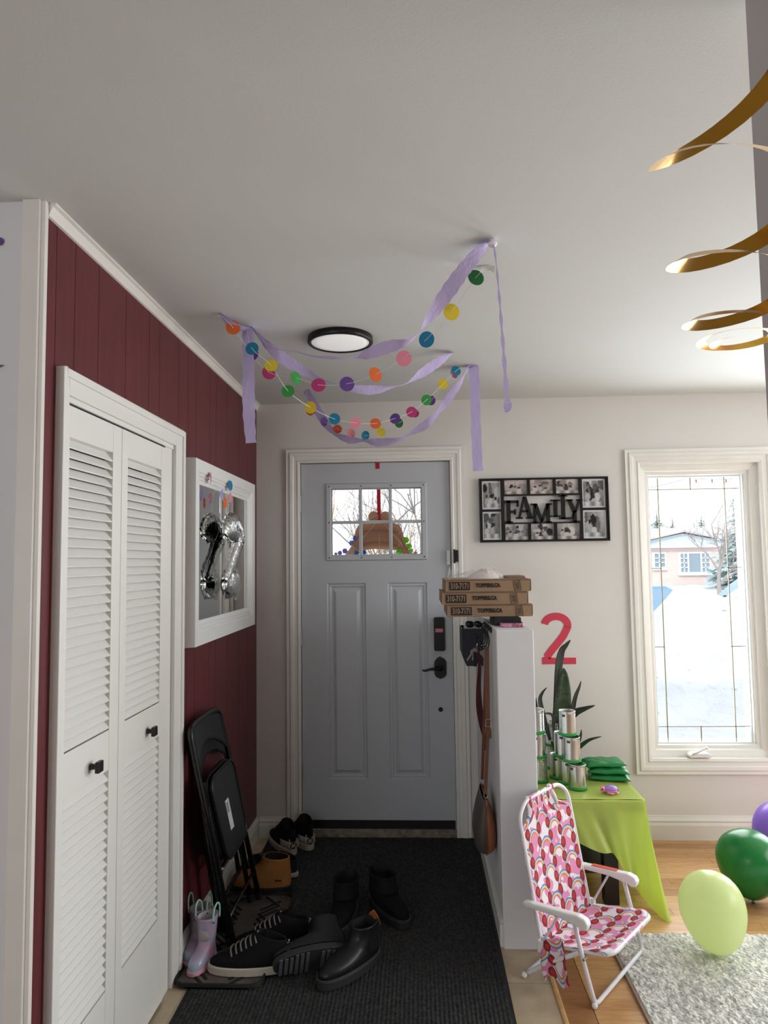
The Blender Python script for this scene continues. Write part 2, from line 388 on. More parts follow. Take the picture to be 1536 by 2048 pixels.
# ---- door_1 (front door)
d1 = thing('door_1', (-.24, .03, 0), 'x', 'x'); del d1['label']; del d1['category']; d1['kind'] = 'structure'
LH = (-.490, .020, 1.540, 1.917)
P1, P2 = (-.518, -.300, .306, 1.383), (-.176, .045, .306, 1.383)
boxes(DX0, DX1, .045, DZ, .012, .058, [LH, P1, P2], MB()).build('door_slab', DOORP, d1)
for P in (P1, P2):
    MB().ring(P[0], P[1], P[2], P[3], [(0, .012), (-.006, .020), (-.016, .018), (-.024, .024), (-.034, .024), (-.050, .014), (-.052, .013)], frontal).box(P[0]+.05, P[1]-.05, .013, .02, P[2]+.05, P[3]-.05).build('recessed_panel', DOORP, d1)
lf = MB().ring(LH[0], LH[1], LH[2], LH[3], [(0, .05), (0, .006), (.004, .002), (.026, .002), (.032, .012)], frontal).build('window_surround', DOORP, d1)
for z in (1.540-.014, 1.725, 1.917+.014):
    for x in (-.503, -.320, -.150, .033):
        if z == 1.725 and x in (-.320, -.150): continue
        MB().disc((x, .0025, z), .0038, -.002, 8, 'y').build('screw_cap', BLACKM, lf)
px_ = [LH[0], -.325, -.155, LH[1]]; pz_ = [LH[2], 1.727, LH[3]]
MW = mat('muntin_grey', (186, 190, 196), .5)
MB().box(px_[1]-.006, px_[1]+.006, .006, .05, LH[2], LH[3]).build('muntin', MW, d1); MB().box(px_[2]-.006, px_[2]+.006, .006, .05, LH[2], LH[3]).build('muntin', MW, d1)
MB().box(LH[0], LH[1], .007, .049, pz_[1]-.005, pz_[1]+.005).build('muntin', MW, d1)
for i in range(3):
    for j in range(2):
        a, b, c, d = px_[i]+(.006 if i else 0), px_[i+1]-(.006 if i < 2 else 0), pz_[j]+(.005 if j else 0), pz_[j+1]-(.005 if not j else 0)
        MB().add([(a, .036, c), (b, .036, c), (b, .036, d), (a, .036, d)], [(0, 1, 2, 3)]).build('pane', GLASS, d1)
        MB().ring(a, b, c, d, [(0, .03), (-.004, .03), (-.004, .034), (0, .034)], frontal).build('pane_bead', WHITEP, d1)
for z in (1.835, 1.084, .345):
    MB().tube([(DX0-.002, .004, z-.045), (DX0-.002, .004, z+.045)], .0055, 8).ball((DX0-.002, .004, z+.05), .006, 8, 5).box(DX0-.02, DX0-.002, .004, .011, z-.045, z+.045).build('hinge', STEEL, d1)
MB().box(DX0+.004, DX1-.004, .002, .014, .045, .088).build('door_sweep', BLACKM, d1)
kp = MB().prism(rrect(.078, .138, 1.005, 1.190, .010), .012, -.014).build('keypad_lock', BLACK, d1, bevel=.003)
MB().box(.086, .128, -.0155, -.0138, 1.108, 1.128).build('keypad_display', mat('pink_display', (208, 122, 128), .4), kp)
es = MB().prism([(.083+.004, .862), (.083-.006, .878), (.083-.006, .944), (.083+.004, .96), (.095, .966), (.108, .974), (.121, .966), (.133, .96), (.142, .944), (.142, .878), (.133, .862), (.108, .852)], .012, -.006).build('lock_escutcheon', BLACK, d1, bevel=.003)
MB().tube([(.108, -.006, .912), (.108, -.045, .912)], .012, 12).tube([(.108, -.045, .912), (.080, -.048, .913), (.050, -.048, .910), (.025, -.046, .903), (.010, -.043, .906)], [.009, .009, .008, .007, .005], 10, flat=.7).build('door_lever', BLACK, es, smooth=True)
MB().disc((.108, .0125, .683), .013, -.003, 16, 'y').build('lower_bore_cover', BLACKM, d1)
MB().box(.158, .176, -.006, .012, 1.48, 1.56).build('door_sensor', WHITEP, d1, bevel=.002)
MB().box(DX1-.006, DX1+.001, .004, .012, .88, .94).build('latch_plate', STEEL, d1)
struct(MB().box(DX0-.006, DX1+.006, -.01, .16, -.006, .018).box(DX0-.006, DX1+.006, .0, .02, .018, .040).build('trim_6', mat('worn_threshold', (150, 140, 126), .45, metal=.3, vary=.3, vscale=30)))
tag(MB().box(.194, .204, -.036, -.017, 1.488, 1.565).box(.2045, .220, -.030, -.017, 1.495, 1.56).build('door_sensor', BLACKM, bevel=.002), 'small black and white alarm contact stuck on the right door casing', 'sensor')
# ---- door_2, door_3: louvered bifold closet doors
KNOB = mat('black_knob_metal', (14, 14, 15), .35)
XF = -.904
def louver_door(name, y0, y1, s0, s1, ky):
    d = thing(name, (XF, y0, 0), 'x', 'x'); del d['label']; del d['category']; d['kind'] = 'structure'
    def stile(a, b): MB().box(XF-.026, XF, a, b, .012, 1.922).build('stile', CLOSET, d, bevel=.002)
    stile(y0, s0); stile(s1, y1)
    for a, b in ((.012, .300), (.912, 1.026), (1.838, 1.922)): MB().box(XF-.026, XF-.001, s0, s1, a, b).build('rail', CLOSET, d, bevel=.001)
    def slats(z0, z1, n):
        p = (z1-z0)/n
        for i in range(n):
            z = z0+p*(i+.5); t = math.radians(52)
            c, s_ = math.cos(t), math.sin(t); w_, h_ = .0165, .0028
            q = [(-w_, -h_), (w_-.002, -h_), (w_, 0), (w_-.002, h_), (-w_, h_)]
            poly = [(XF-.0125+u*c+v*s_, z-u*s_+v*c) for u, v in q]
            MB().prism(poly, s0-.001, s1+.001).build('slat', CLOSET, d)
    slats(.304, .908, 23); slats(1.030, 1.836, 31)
    k = MB().tube([(XF, ky, .954), (XF+.022, ky, .954)], [.009, .006], 10).build('knob', KNOB, d)
    MB().box(XF+.018, XF+.030, ky-.015, ky+.015, .939, .969).build('knob_face', KNOB, k, bevel=.002)
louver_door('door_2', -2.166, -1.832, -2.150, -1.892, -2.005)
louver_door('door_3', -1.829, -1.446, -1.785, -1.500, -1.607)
struct(MB().box(-.95, -.915, -2.166, -1.374, 1.9285, 1.931).build('trim_7', BLACKM))

# ---- mirror
t = thing('wall_mirror', (XL, -.70, 1.18), 'white framed rectangular mirror hanging on the maroon panel wall', 'mirror')
FRW = mat('mirror_frame_white', (238, 238, 236), .35)
my0, my1, mz0, mz1 = -1.140, -.312, 1.262, 1.840
MB().ring(my0, my1, mz0, mz1, [(-.012, XL+.002), (-.012, XL+.026), (0, XL+.030), (.006, XL+.036), (.014, XL+.032), (.020, XL+.040), (.028, XL+.036), (.034, XL+.044), (.082, XL+.046), (.084, XL+.004)], leftw).build('frame', FRW, t)
MB().add([(XL+.022, a, b) for a, b in ((my0-.01, mz0-.01), (my1+.01, mz0-.01), (my1+.01, mz1+.01), (my0-.01, mz1+.01))], [(0, 1, 2, 3)]).build('mirror_glass', MIRROR, t)
MB().box(XL, XL+.004, my0-.07, my1+.07, mz0-.07, mz1+.07).build('backing', DARK, t)

# ---- foil balloon shaped like a 2, puffed from a medial line
def two_path(n=10):
    a = arc(0, .085, .104, .052, 172, -35, n); return a+[(-.070, -.085), (-.100, -.112)], [(-.105, -.118), (0, -.120), (.125, -.116)]
FOIL = mat('silver_foil', (236, 238, 236), .14, metal=1, bump=.7, bscale=20, bdist=.010)
bt = thing('foil_balloon', (-.862, -.79, 1.36), 'crinkled silver foil balloon shaped like a 2 in front of the mirror', 'balloon')
def puff(pts, r0, fl_, cy, cz, X):
    m = MB(); q = spline(pts, 5); n = len(q)
    m.tube([(X, cy+u, cz+v) for u, v in q], [r0*(.30+.70*min(1, 3.2*min(i, n-1-i)/n+.12))*(1+.09*math.sin(i*2.4)) for i in range(n)], 14)
    for v in m.v: v.x = X+(v.x-X)*fl_
    return m
A_, B_ = two_path()
m = puff(A_, .064, .50, -.79, 1.530, -.848); k = puff(B_, .060, .52, -.79, 1.530, -.848); m.add(k.v, k.f)
m.build('foil_body', FOIL, bt, smooth=True, fix=False)
sm = MB(); 
for P in (A_, B_):
    q = spline(P, 5); rows = []
    for i, (u, v) in enumerate(q):
        a, b = q[max(i-1, 0)], q[min(i+1, len(q)-1)]; dx, dz = b[0]-a[0], b[1]-a[1]; L = math.hypot(dx, dz) or 1
        e = .066+.004*math.sin(i*3.1); rows.append([(-.848+.002*math.sin(i*2+j), -.79+u-dz/L*e*j, 1.530+v+dx/L*e*j) for j in (-1, 0, 1)])
    sm.grid(rows)
sm.build('seam_edge', FOIL, bt, smooth=True)
MB().box(-.852, -.842, -.712, -.690, 1.335, 1.372).build('inflation_tab', FOIL, bt)
MB().tube([(-.846, -.79, 1.67), (-.855, -.785, 1.80), (XL+.046, -.78, 1.845)], .0008, 5).build('thread', WHITEP, bt)

# ---- paper dots
PCOL = {'red': (206, 84, 52), 'orange': (228, 106, 46), 'yellow': (232, 206, 50), 'green': (60, 158, 72), 'dark green': (34, 112, 54), 'teal': (30, 132, 170), 'purple': (112, 74, 156), 'magenta': (196, 60, 124), 'pink': (240, 148, 168), 'lilac': (176, 160, 220)}
PM = {k: mat(k.replace(' ', '_')+'_paper', v, .75, transl=.12) for k, v in PCOL.items()}
THREAD = mat('white_thread', (235, 235, 232), .6)
def garland(label, pts, r=.0245, group=None, extra=()):
    """pts: (px, py, Y, colour); each disc is a part; the string runs through them"""
    P = [at(p[0], p[1], Y=p[2]) for p in pts]
    for p, q_ in zip(P, pts): p.z = min(p.z, H-(r+.003 if q_[3] else .006))
    g = thing('paper_dot_garland', tuple(P[0]), label, 'garland', group)
    for p, c in zip(P, pts):
        if not c[3]: continue
        rx, rz = random.uniform(-.25, .25), random.uniform(-.55, .55)
        if len(c) > 4: rz = c[4]
        M = Matrix.Rotation(rz, 4, 'Z') @ Matrix.Rotation(rx, 4, 'X')
        MB().disc(p, r, .0008, 24, 'y', M).build('paper_dot', PM[c[3]], g)
    q = spline([tuple(p+Vector((0, -.002, 0))) for p in P], 4)
    MB().tube(q, .0009, 4).build('string', THREAD, g)
    return g
garland('upper paper dot garland rising to the green dot by the ceiling tack', [(440, 628, -1.47, None), (466, 655, -1.42, 'orange', .3), (503, 708, -1.34, 'purple', 0), (538, 745, -1.32, 'magenta', .2), (592, 756, -1.36, 'green', .9), (637, 770, -1.45, 'magenta', .1), (694, 768, -1.50, 'purple', .2), (751, 749, -1.56, 'orange', .7), (808, 717, -1.62, 'pink', .1), (853, 679, -1.68, 'teal', -.3), (903, 624, -1.74, 'yellow', .3), (952, 555, -1.79, 'dark green', .3), (975, 533, -1.80, None)], .0262)
garland('middle paper dot garland sagging from the lilac streamer knot to the teal dot', [(495, 660, -1.36, None), (504, 697, -1.44, 'teal', 0), (542, 731, -1.42, 'yellow', .1), (576, 782, -1.32, 'green', .1), (621, 815, -1.16, 'yellow', -.2), (669, 838, -1.0, 'teal', .1), (711, 846, -.95, 'pink', .2), (751, 847, -.90, 'orange', .2), (790, 837, -.85, 'purple', -.3), (823, 824, -.80, 'magenta', .1), (853, 800, -.76, 'green', .2), (886, 768, -.73, 'yellow', .2), (912, 733, -.71, 'teal', .4), (925, 726, -.70, None)], .0243)
garland('lower paper dot garland hanging just in front of the door top', [(612, 782, -.34, None), (621, 822, -.35, 'red', .2), (648, 843, -.36, 'purple', .8), (675, 858, -.38, 'red', .3), (702, 866, -.40, 'pink', .5), (731, 871, -.42, 'teal', .6), (762, 864, -.45, 'yellow', .3), (798, 846, -.48, 'dark green', .5), (829, 826, -.52, 'magenta', .3), (862, 801, -.56, 'purple', .3), (890, 767, -.60, None), (908, 735, -.66, 'pink', .7), (914, 722, -.69, None)], .0235)
g = thing('paper_dot_garland', (-.862, -.9, 1.8), 'short string of small paper dots hanging across the mirror top', 'garland')
mp = [(-.868, -1.095, 1.850, None), (-.866, -1.045, 1.862, 'magenta'), (-.850, -.935, 1.800, 'lilac'), (-.850, -.888, 1.770, 'orange'), (-.850, -.800, 1.800, 'pink'), (-.866, -.745, 1.862, 'teal'), (-.868, -.700, 1.850, None)]
for x, y_, z, c in mp:
    if c: MB().disc((x+.001, y_, z), .024, .0008, 20, 'x', Matrix.Rotation(random.uniform(-.25, .25), 4, 'Z')).build('paper_dot', PM[c], g)
MB().tube(spline([p[:3] for p in mp], 4), .0008, 4).build('string', THREAD, g)

# ---- crepe streamers: ribbons 4.6 cm wide that twist; the width seen is set by the twist
m = CREPE = mat('lilac_crepe_paper', (200, 186, 230), .85, transl=.12, bump=.9, bscale=90, bdist=.003, stretch=(1, 1, .25))
def streamer(label, pts, width=.046, name='crepe_streamer'):
    """pts: (px, py, Y, width as seen in px)"""
    q = spline(pts, 10); rows = []; n = len(q)
    for i, (px, py, Y, aw) in enumerate(q):
        p = at(px, py, Y=Y); p.z = min(p.z, H-.004); a = q[max(i-1, 0)]; b = q[min(i+1, n-1)]
        dx, dy = b[0]-a[0], b[1]-a[1]; L = math.hypot(dx, dy) or 1
        dist = (p-CAM).dot(FW); full = width*F/dist; s_ = min(1, max(aw, 1.0)/full); s_ = max(.04, s_*min(1, s_*1.45+.05)); c_ = math.sqrt(1-s_*s_)
        vd = (p-CAM).normalized(); side = (RT*(-dy/L)-UP*(dx/L)); side = (side-vd*side.dot(vd)).normalized(); wv = side*s_+vd*c_
        h = width/2*(1+.06*math.sin(i*1.3)); rows.append([p-wv*h+side*0, p-wv*h*.34+FW*.0015*math.sin(i*.9), p+wv*h*.33-FW*.0015*math.sin(i*.7), p+wv*h])
    for r_ in rows:
        for v in r_: v.z = min(v.z, H-.0015)
    o = MB().grid(rows).build(name, CREPE, None, smooth=True, fix=False); return tag(o, label, 'streamer')
streamer('short lilac streamer from the left ceiling tack to the knot', [(438, 622, -1.485, 6), (455, 643, -1.44, 14), (475, 655, -1.40, 14), (500, 661, -1.345, 12)])
streamer('lilac streamer tail hanging straight down beside the maroon wall', [(495, 657, -1.36, 20), (496, 690, -1.352, 22), (497, 760, -1.352, 24), (498, 830, -1.352, 24), (502, 886, -1.352, 20)])
streamer('upper lilac streamer sweeping from the knot past the ceiling lamp to the right tack', [(500, 653, -1.34, 5), (522, 676, -1.34, 9), (545, 697, -1.36, 5), (590, 703, -1.40, 6), (625, 712, -1.45, 8), (665, 716, -1.50, 10), (700, 716, -1.53, 5), (735, 708, -1.57, 20), (775, 694, -1.62, 25), (815, 683, -1.67, 14), (840, 660, -1.70, 7), (862, 632, -1.76, 20), (895, 585, -1.82, 30), (925, 543, -1.88, 28), (958, 503, -1.94, 22), (982, 481, -1.978, 7)])
streamer('middle lilac streamer looping from the knot under the lamp', [(502, 652, -1.33, 4), (530, 685, -1.27, 14), (560, 712, -1.22, 22), (600, 738, -1.17, 20), (640, 757, -1.12, 8), (672, 769, -1.08, 5), (705, 777, -1.05, 14), (745, 780, -1.02, 18), (790, 773, -.99, 7), (815, 766, -.97, 6), (850, 742, -.95, 18), (880, 722, -.93, 16), (908, 704, -.915, 3)])
streamer('lower lilac streamer drooping in front of the door casing', [(612, 780, -.33, 12), (630, 812, -.33, 17), (650, 845, -.34, 16), (672, 868, -.36, 10), (700, 880, -.38, 15), (728, 881, -.40, 8), (758, 885, -.42, 17), (795, 880, -.45, 10), (815, 870, -.47, 8), (850, 850, -.52, 17), (875, 825, -.56, 10), (895, 800, -.60, 16), (918, 768, -.65, 12), (930, 748, -.675, 5), (940, 733, -.69, 10)])
streamer('long lilac streamer tail hanging left of the family picture frame', [(938, 732, -.692, 8), (947, 735, -.70, 20), (950, 790, -.70, 21), (952, 860, -.70, 21), (956, 942, -.70, 21)])
tw = [(991, 486+i*(790-486)/14, -1.98, 3+(i % 2)*3+i*.35) for i in range(15)]
tw = [(987+(1015-987)*((y_-486)/330)**.8, y_, Y, a) for x, y_, Y, a in tw]+[(1015, 806, -1.98, 14), (1016, 818, -1.98, 22), (1019, 822, -1.98, 8)]
streamer('thin twisted lilac streamer hanging from the right ceiling tack', tw, .022)
tag(MB().ball(at(985, 484, Y=-1.98)-Vector((0, 0, .004)), (.014, .012, .012), 10, 6).build('ceiling_tack_hook', mat('white_foam_tape', (235, 230, 240), .5)), 'white sticky hook holding the right streamer on the ceiling', 'hook')
tb = MB(); p = at(975, 534, Z=H-.001)
tb.grid([[(p.x+u*.022, p.y+v*.012, H-.0012-.007*abs(u)*(v+1.2)) for v in (-1, -.3, .4, 1)] for u in (-1, -.4, .3, 1)])
tag(tb.build('clear_tape', mat('clear_tape', (232, 232, 228), .3, transl=.4), smooth=True), 'crumpled clear tape holding the upper garland to the ceiling', 'tape')

# ---- ceiling lamp
t = thing('ceiling_lamp', (-.302, -1.155, H), 'round flat ceiling lamp with black rim and white diffuser', 'lamp')
MB().lathe([(.10, 0), (.131, 0), (.133, -.022), (.129, -.026), (.119, -.026), (.117, -.022)], (-.302, -1.155, H), 48).build('rim', BLACK, t, smooth=True)
LD = mat('lamp_diffuser', (238, 238, 236), .4, emit=.36)
MB().lathe([(0, -.026), (.09, -.025), (.118, -.022), (.118, -.012)], (-.302, -1.155, H), 48).build('diffuser', LD, t, smooth=True)

# ---- gold foil swirl, near the camera at the right
GOLD = mat('gold_foil', (226, 172, 66), .2, metal=1, bump=.3, bscale=12, bdist=.004)
ax = Vector((.374, -3.10)); rows = []
t_ = thing('gold_foil_swirl', (ax.x, ax.y, 1.78), 'gold foil swirl hanging near the camera beside the shaded wall', 'decoration')
N = 150
for i in range(N+1):
    th = 2*PI*(-1.15+i/N*5.4)      # turn angle; every full turn is at the left extreme
    turn = th/(2*PI)
    z = 1.754+.004*turn if turn < 0 else 1.754+.023*turn**2.05+.13*max(0, turn-3.05)
    r = .024+.014*(turn+1.15) if turn < 0 else .040+.0125*turn
    a = PI-th
    sl = .25 if turn < .5 else .55
    wd = .0050+.0024*min(max(turn, 0), 3)
    c, s_ = math.cos(a), math.sin(a)
    rows.append([(ax.x+(r-wd)*c, ax.y+(r-wd)*s_, z+wd*sl), (ax.x+(r+wd)*c, ax.y+(r+wd)*s_, z-wd*sl)])
MB().grid(rows).build('foil_strip', GOLD, t_, smooth=True, fix=False)
MB().tube([(ax.x, ax.y, 2.30), (ax.x, ax.y, H)], .0008, 4).build('thread', THREAD, t_)
# purple and dark paper bits pinned on the left return wall, just inside the frame edge
for (py, c, lb) in ((482, 'purple', 'purple paper dot on the white wall at the left frame edge'),):
    p = at(-2, py, Y=YC-.006); tag(MB().disc(p, .010, .001, 16, 'y').build('paper_dot', PM[c]), lb, 'decoration')
p = at(0, 733, Y=YC-.004)
tag(MB().tube([p+Vector((-.03, 0, -.004)), p+Vector((-.005, -.002, 0)), p+Vector((.010, -.004, .002))], [.002, .003, .001], 6).build('paper_strip', PM['purple']), 'dark curled strip on the white wall at the left frame edge', 'decoration')

# ---- FAMILY collage frame
fx0, fx1, fz0, fz1 = .344, 1.056, 1.600, 1.957
t = thing('collage_frame', (.70, 0, 1.60), 'black collage picture frame with cut-out letters FAMILY', 'picture frame')
ph = [(.356, .463, 1.784, 1.943), (.356, .463, 1.614, 1.771), (.480, .610, 1.866, 1.946), (.622, .752, 1.866, 1.946), (.765, .893, 1.866, 1.946), (.480, .610, 1.612, 1.700), (.622, .752, 1.612, 1.700), (.765, .893, 1.612, 1.700), (.908, 1.043, 1.784, 1.945), (.908, 1.043, 1.614, 1.771)]
ph = [(a+.004, b-.004 if b > 1 else b, c, d) for a, b, c, d in ph]
cut = (.480, .900, 1.708, 1.856)
boxes(fx0, fx1, fz0, fz1, -.022, -.006, ph+[cut], MB()).build('frame', BLACK, t)
MB().ring(fx0+.01, fx1-.01, fz0+.01, fz1-.01, [(.010, -.022), (.008, -.027), (.002, -.027), (0, -.022)], frontal).build('outer_rim', BLACK, t)
pm = bpy.data.materials.new('photo_print'); pm.use_nodes = True; tt = NT(pm); a_ = tt.n('Attribute', attribute_name='col'); tt.l(a_.outputs['Color'], tt.b.inputs['Base Color']); tt.b.inputs['Roughness'].default_value = .25
def photo(r, seed, warm, border):
    rnd = random.Random(seed); x0, x1, z0, z1 = r; nx, nz = 26, 26
    gx = rnd.uniform(.3, .7); blobs = [(rnd.uniform(.1, .9), rnd.uniform(.45, .85), rnd.uniform(.06, .2), rnd.uniform(.08, .3), rnd.uniform(.05, .95)) for _ in range(9)]
    heads = [(.25+.22*i+rnd.uniform(-.04, .04), rnd.uniform(.38, .6), .055, .07, .12) for i in range(rnd.choice((2, 3)))]
    bod = [(h[0], h[1]-.2, .11, .17, rnd.choice((.2, .75, .9))) for h in heads]
    def f(u, v):
        if border and (u < .06 or u > .94 or v < .05 or v > .95): return (.78, .78, .78)
        c = .35+.35*v+.1*math.sin(u*9+seed)
        for bx, bz, rx, rz, g in blobs+bod+heads:
            if ((u-bx)/rx)**2+((v-bz)/rz)**2 < 1: c = g*.8
        if v < .2: c = .6+.2*math.sin(u*14+seed)
        c = max(.03, min(.9, c+rnd.uniform(-.05, .05)))**1.7
        return (c*(1+warm*.12), c*(1-warm*.05), c*(1-warm*.10))
    m = MB(); m.grid([[(x0+(x1-x0)*i/nx, -.010, z0+(z1-z0)*j/nz) for j in range(nz+1)] for i in range(nx+1)])
    o = m.build('photograph', pm, t); ca = o.data.color_attributes.new('col', 'FLOAT_COLOR', 'POINT')
    M = ROOTM[t.name]
    for i, v in enumerate(o.data.vertices):
        p = M @ v.co; ca.data[i].color = (*f((p.x-x0)/(x1-x0), (p.z-z0)/(z1-z0)), 1)
for i, r in enumerate(ph): photo(r, i+3, (0, 0, 1, 1, .8, .2, .6, .5, 0, 0)[i], i in (0, 1, 8, 9))
# slab serif letters built as polygons in a unit box (width, 1)
SER = .13
def serif(x0, x1, z): return [(x0, x1, z, z+SER if z < .5 else z+SER)]
def letter(ch, x0, x1, z0, z1):
    W_, Hh = x1-x0, z1-z0; m = MB(); st = .24
    def R(a, b, c, d): m.box(x0+a*W_, x0+b*W_, -.024, -.008, z0+c*Hh, z0+d*Hh)
    def Q(p): m.prism([(x0+u*W_, z0+v*Hh) for u, v in p], -.024, -.008)
    if ch == 'F': R(.15, .42, 0, 1); R(0, .57, 0, .09); R(0, 1, .89, 1); R(.86, 1, .72, 1); R(.42, .74, .45, .55); R(.68, .80, .38, .62)
    if ch == 'A': Q([(.42, 1), (.62, 1), (.95, .05), (.68, .05)]); Q([(.42, 1), (.52, 1), (.26, .05), (.12, .05)]); R(.0, .38, 0, .08); R(.58, 1.05, 0, .08); R(.30, .72, .30, .39)
    if ch == 'M': R(.08, .22, 0, 1); R(.74, .92, 0, 1); Q([(.08, 1), (.28, 1), (.56, .12), (.44, .02)]); Q([(.76, 1), (.92, 1), (.54, .02), (.44, .10)]); R(0, .32, 0, .08); R(.64, 1, 0, .08); R(-.05, .28, .92, 1); R(.74, 1.04, .92, 1)
    if ch == 'I': R(.32, .68, 0, 1); R(0, 1, 0, .08); R(0, 1, .92, 1)
    if ch == 'L': R(.16, .42, 0, 1); R(0, 1, 0, .08); R(.0, .58, .93, 1); Q([(.84, .08), (1, .08), (1.06, .34), (.96, .34)])
    if ch == 'Y': R(.38, .62, 0, .5); Q([(.02, 1), (.28, 1), (.62, .48), (.38, .40)]); Q([(.76, 1), (.92, 1), (.62, .42), (.48, .45)]); R(.22, .80, 0, .07); R(-.06, .40, .93, 1); R(.64, 1.06, .93, 1)
    m.build('letter_'+ch.lower(), BLACK, t)
for ch, a, b, c, d in (('F', .482, .560, 1.704, 1.832), ('A', .545, .640, 1.728, 1.852), ('M', .632, .740, 1.704, 1.812), ('I', .735, .790, 1.736, 1.832), ('L', .782, .862, 1.722, 1.858), ('Y', .826, .908, 1.704, 1.832)): letter(ch, a, b, c, d)

# ---- big paper 2 on the wall
RED2 = mat('coral_red_paper', (212, 62, 84), .7)
c_, w2 = [], .040
mid = arc(.750, 1.140, .063, .048, 172, -20, 16)+[(.786, 1.080), (.756, 1.043), (.715, .995), (.694, .966)]
q = spline(mid, 4); rows = []
for i, p_ in enumerate(q):
    a, b = q[max(i-1, 0)], q[min(i+1, len(q)-1)]; dx, dz = b[0]-a[0], b[1]-a[1]; L = math.hypot(dx, dz) or 1
    rows.append([(p_[0]-dz/L*w2/2*s_, p_[1]+dx/L*w2/2*s_) for s_ in (1, -1)])
left = [r[0] for r in rows]; right = [r[1] for r in rows]
m = MB(); m.grid([[(u, -.0004, v), (u2, -.0004, v2)] for (u, v), (u2, v2) in rows]); m.grid([[(u, -.003, v), (u2, -.003, v2)] for (u, v), (u2, v2) in rows])
m.box(.668, .852, -.003, -.0004, .928, .963)
m.prism([(.669, .9629), (.708, .9629), (.706, .975), (.6735, .966)], -.0029, -.0005)
tag(m.build('number_cutout', RED2, fix=False), 'large coral red paper number 2 stuck on the wall above the green table', 'wall decoration')

# ---- pizza boxes on the half wall
CARD = mat('kraft_cardboard', (152, 124, 98), .8, vary=.05, vscale=14)
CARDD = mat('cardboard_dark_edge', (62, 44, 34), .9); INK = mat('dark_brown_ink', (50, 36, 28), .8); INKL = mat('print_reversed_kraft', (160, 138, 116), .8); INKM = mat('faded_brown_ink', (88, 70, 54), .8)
BY = -.862
for k, (x0, x1, z0, dz, lab, tilt) in enumerate(((.118, .486, 1.2585, .052, 'bottom pizza box of the stack on the half wall', .0), (.096, .468, 1.3115, .0535, 'middle pizza box of the stack, pushed furthest left', .0), (.112, .482, 1.366, .0535, 'top pizza box of the stack with a plastic bag on it', .0))):
    t = thing('pizza_box', ((x0+x1)/2, BY+.18, z0), lab, 'pizza box', 'pizza boxes stacked on the half wall')
    z1 = z0+dz
    MB().prism([(x0, z0+.004), (x0+.003, z0), (x1-.003, z0), (x1, z0+.004), (x1-.004, z1), (x0+.002, z1-.001)], BY, BY+.365).build('tray', CARD, t, bevel=.0015)
    MB().box(x0-.0015, x1+.0015, BY-.001, BY+.367, z1-.0025, z1-.0003).build('lid', CARD, t)
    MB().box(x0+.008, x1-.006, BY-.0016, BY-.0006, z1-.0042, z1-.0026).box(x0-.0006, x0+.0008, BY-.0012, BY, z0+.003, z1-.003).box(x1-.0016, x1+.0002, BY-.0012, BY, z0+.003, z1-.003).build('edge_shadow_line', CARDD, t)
    MB().box(x1-.004, x1+.010, BY+.05, BY+.12, z0+.004, z1-.002).build('side_tab', CARD, t, bevel=.002)
    W_ = x1-x0
    pr = MB().box(x0+.018, x0+.108, BY-.0016, BY, z0+.007, z1-.010).build('phone_panel', INK, t)
    fn = lambda u, d, v: Vector((x0+.063+u, BY-.0022-d*0-(.0003 if d > 0 else 0), (z0+z1)/2-.001+v))
    text_mb('310-7171', .034, fn, .076, bold=.0006, tall=1.0).build('phone_number', INKL, pr)
    fn = lambda u, d, v: Vector((x0+.186+u, BY-.0014-(.0003 if d > 0 else 0), (z0+z1)/2+.001+v))
    text_mb('TOPPERS.CA', .018, fn, .108, bold=.0012, tall=1.25).build('printed_name', INK, t)
    cx, cz = x0+.312, (z0+z1)/2-.002; R_ = Matrix.Rotation(-.14, 2)
    def rot2(u, d, v): q2 = R_ @ Vector((u, -v)); return Vector((cx+q2.x, d, cz-q2.y))
    MB().ring(-.0125, .0125, -.019, .019, [(0, BY-.0005), (0, BY-.0018), (.0022, BY-.0018), (.0022, BY-.0005)], rot2).build('stamp_outline', INKM, t)
    m = MB()
    for a, b, c in ((-.008, -.002, .012), (.001, .008, .012), (-.009, .009, .006), (-.007, .007, .000), (-.008, .008, -.006), (-.008, .008, -.012)):
        m.add([rot2(u, d, v) for u in (a, b) for d in (BY-.0005, BY-.0016) for v in (c-.0022, c+.0022)], [(0, 1, 3, 2), (4, 6, 7, 5), (0, 4, 5, 1), (2, 3, 7, 6), (0, 2, 6, 4), (1, 5, 7, 3)])
    m.build('stamp_lines', INKM, t)
tag(MB().box(.395, .475, BY+.09, BY+.30, 1.4198, 1.424).prism([(.395, 1.424), (.475, 1.424), (.470, 1.4315), (.400, 1.430)], BY+.10, BY+.28).build('cardboard_flap', CARD, bevel=.001), 'loose cardboard flap lying on the top pizza box', 'cardboard')
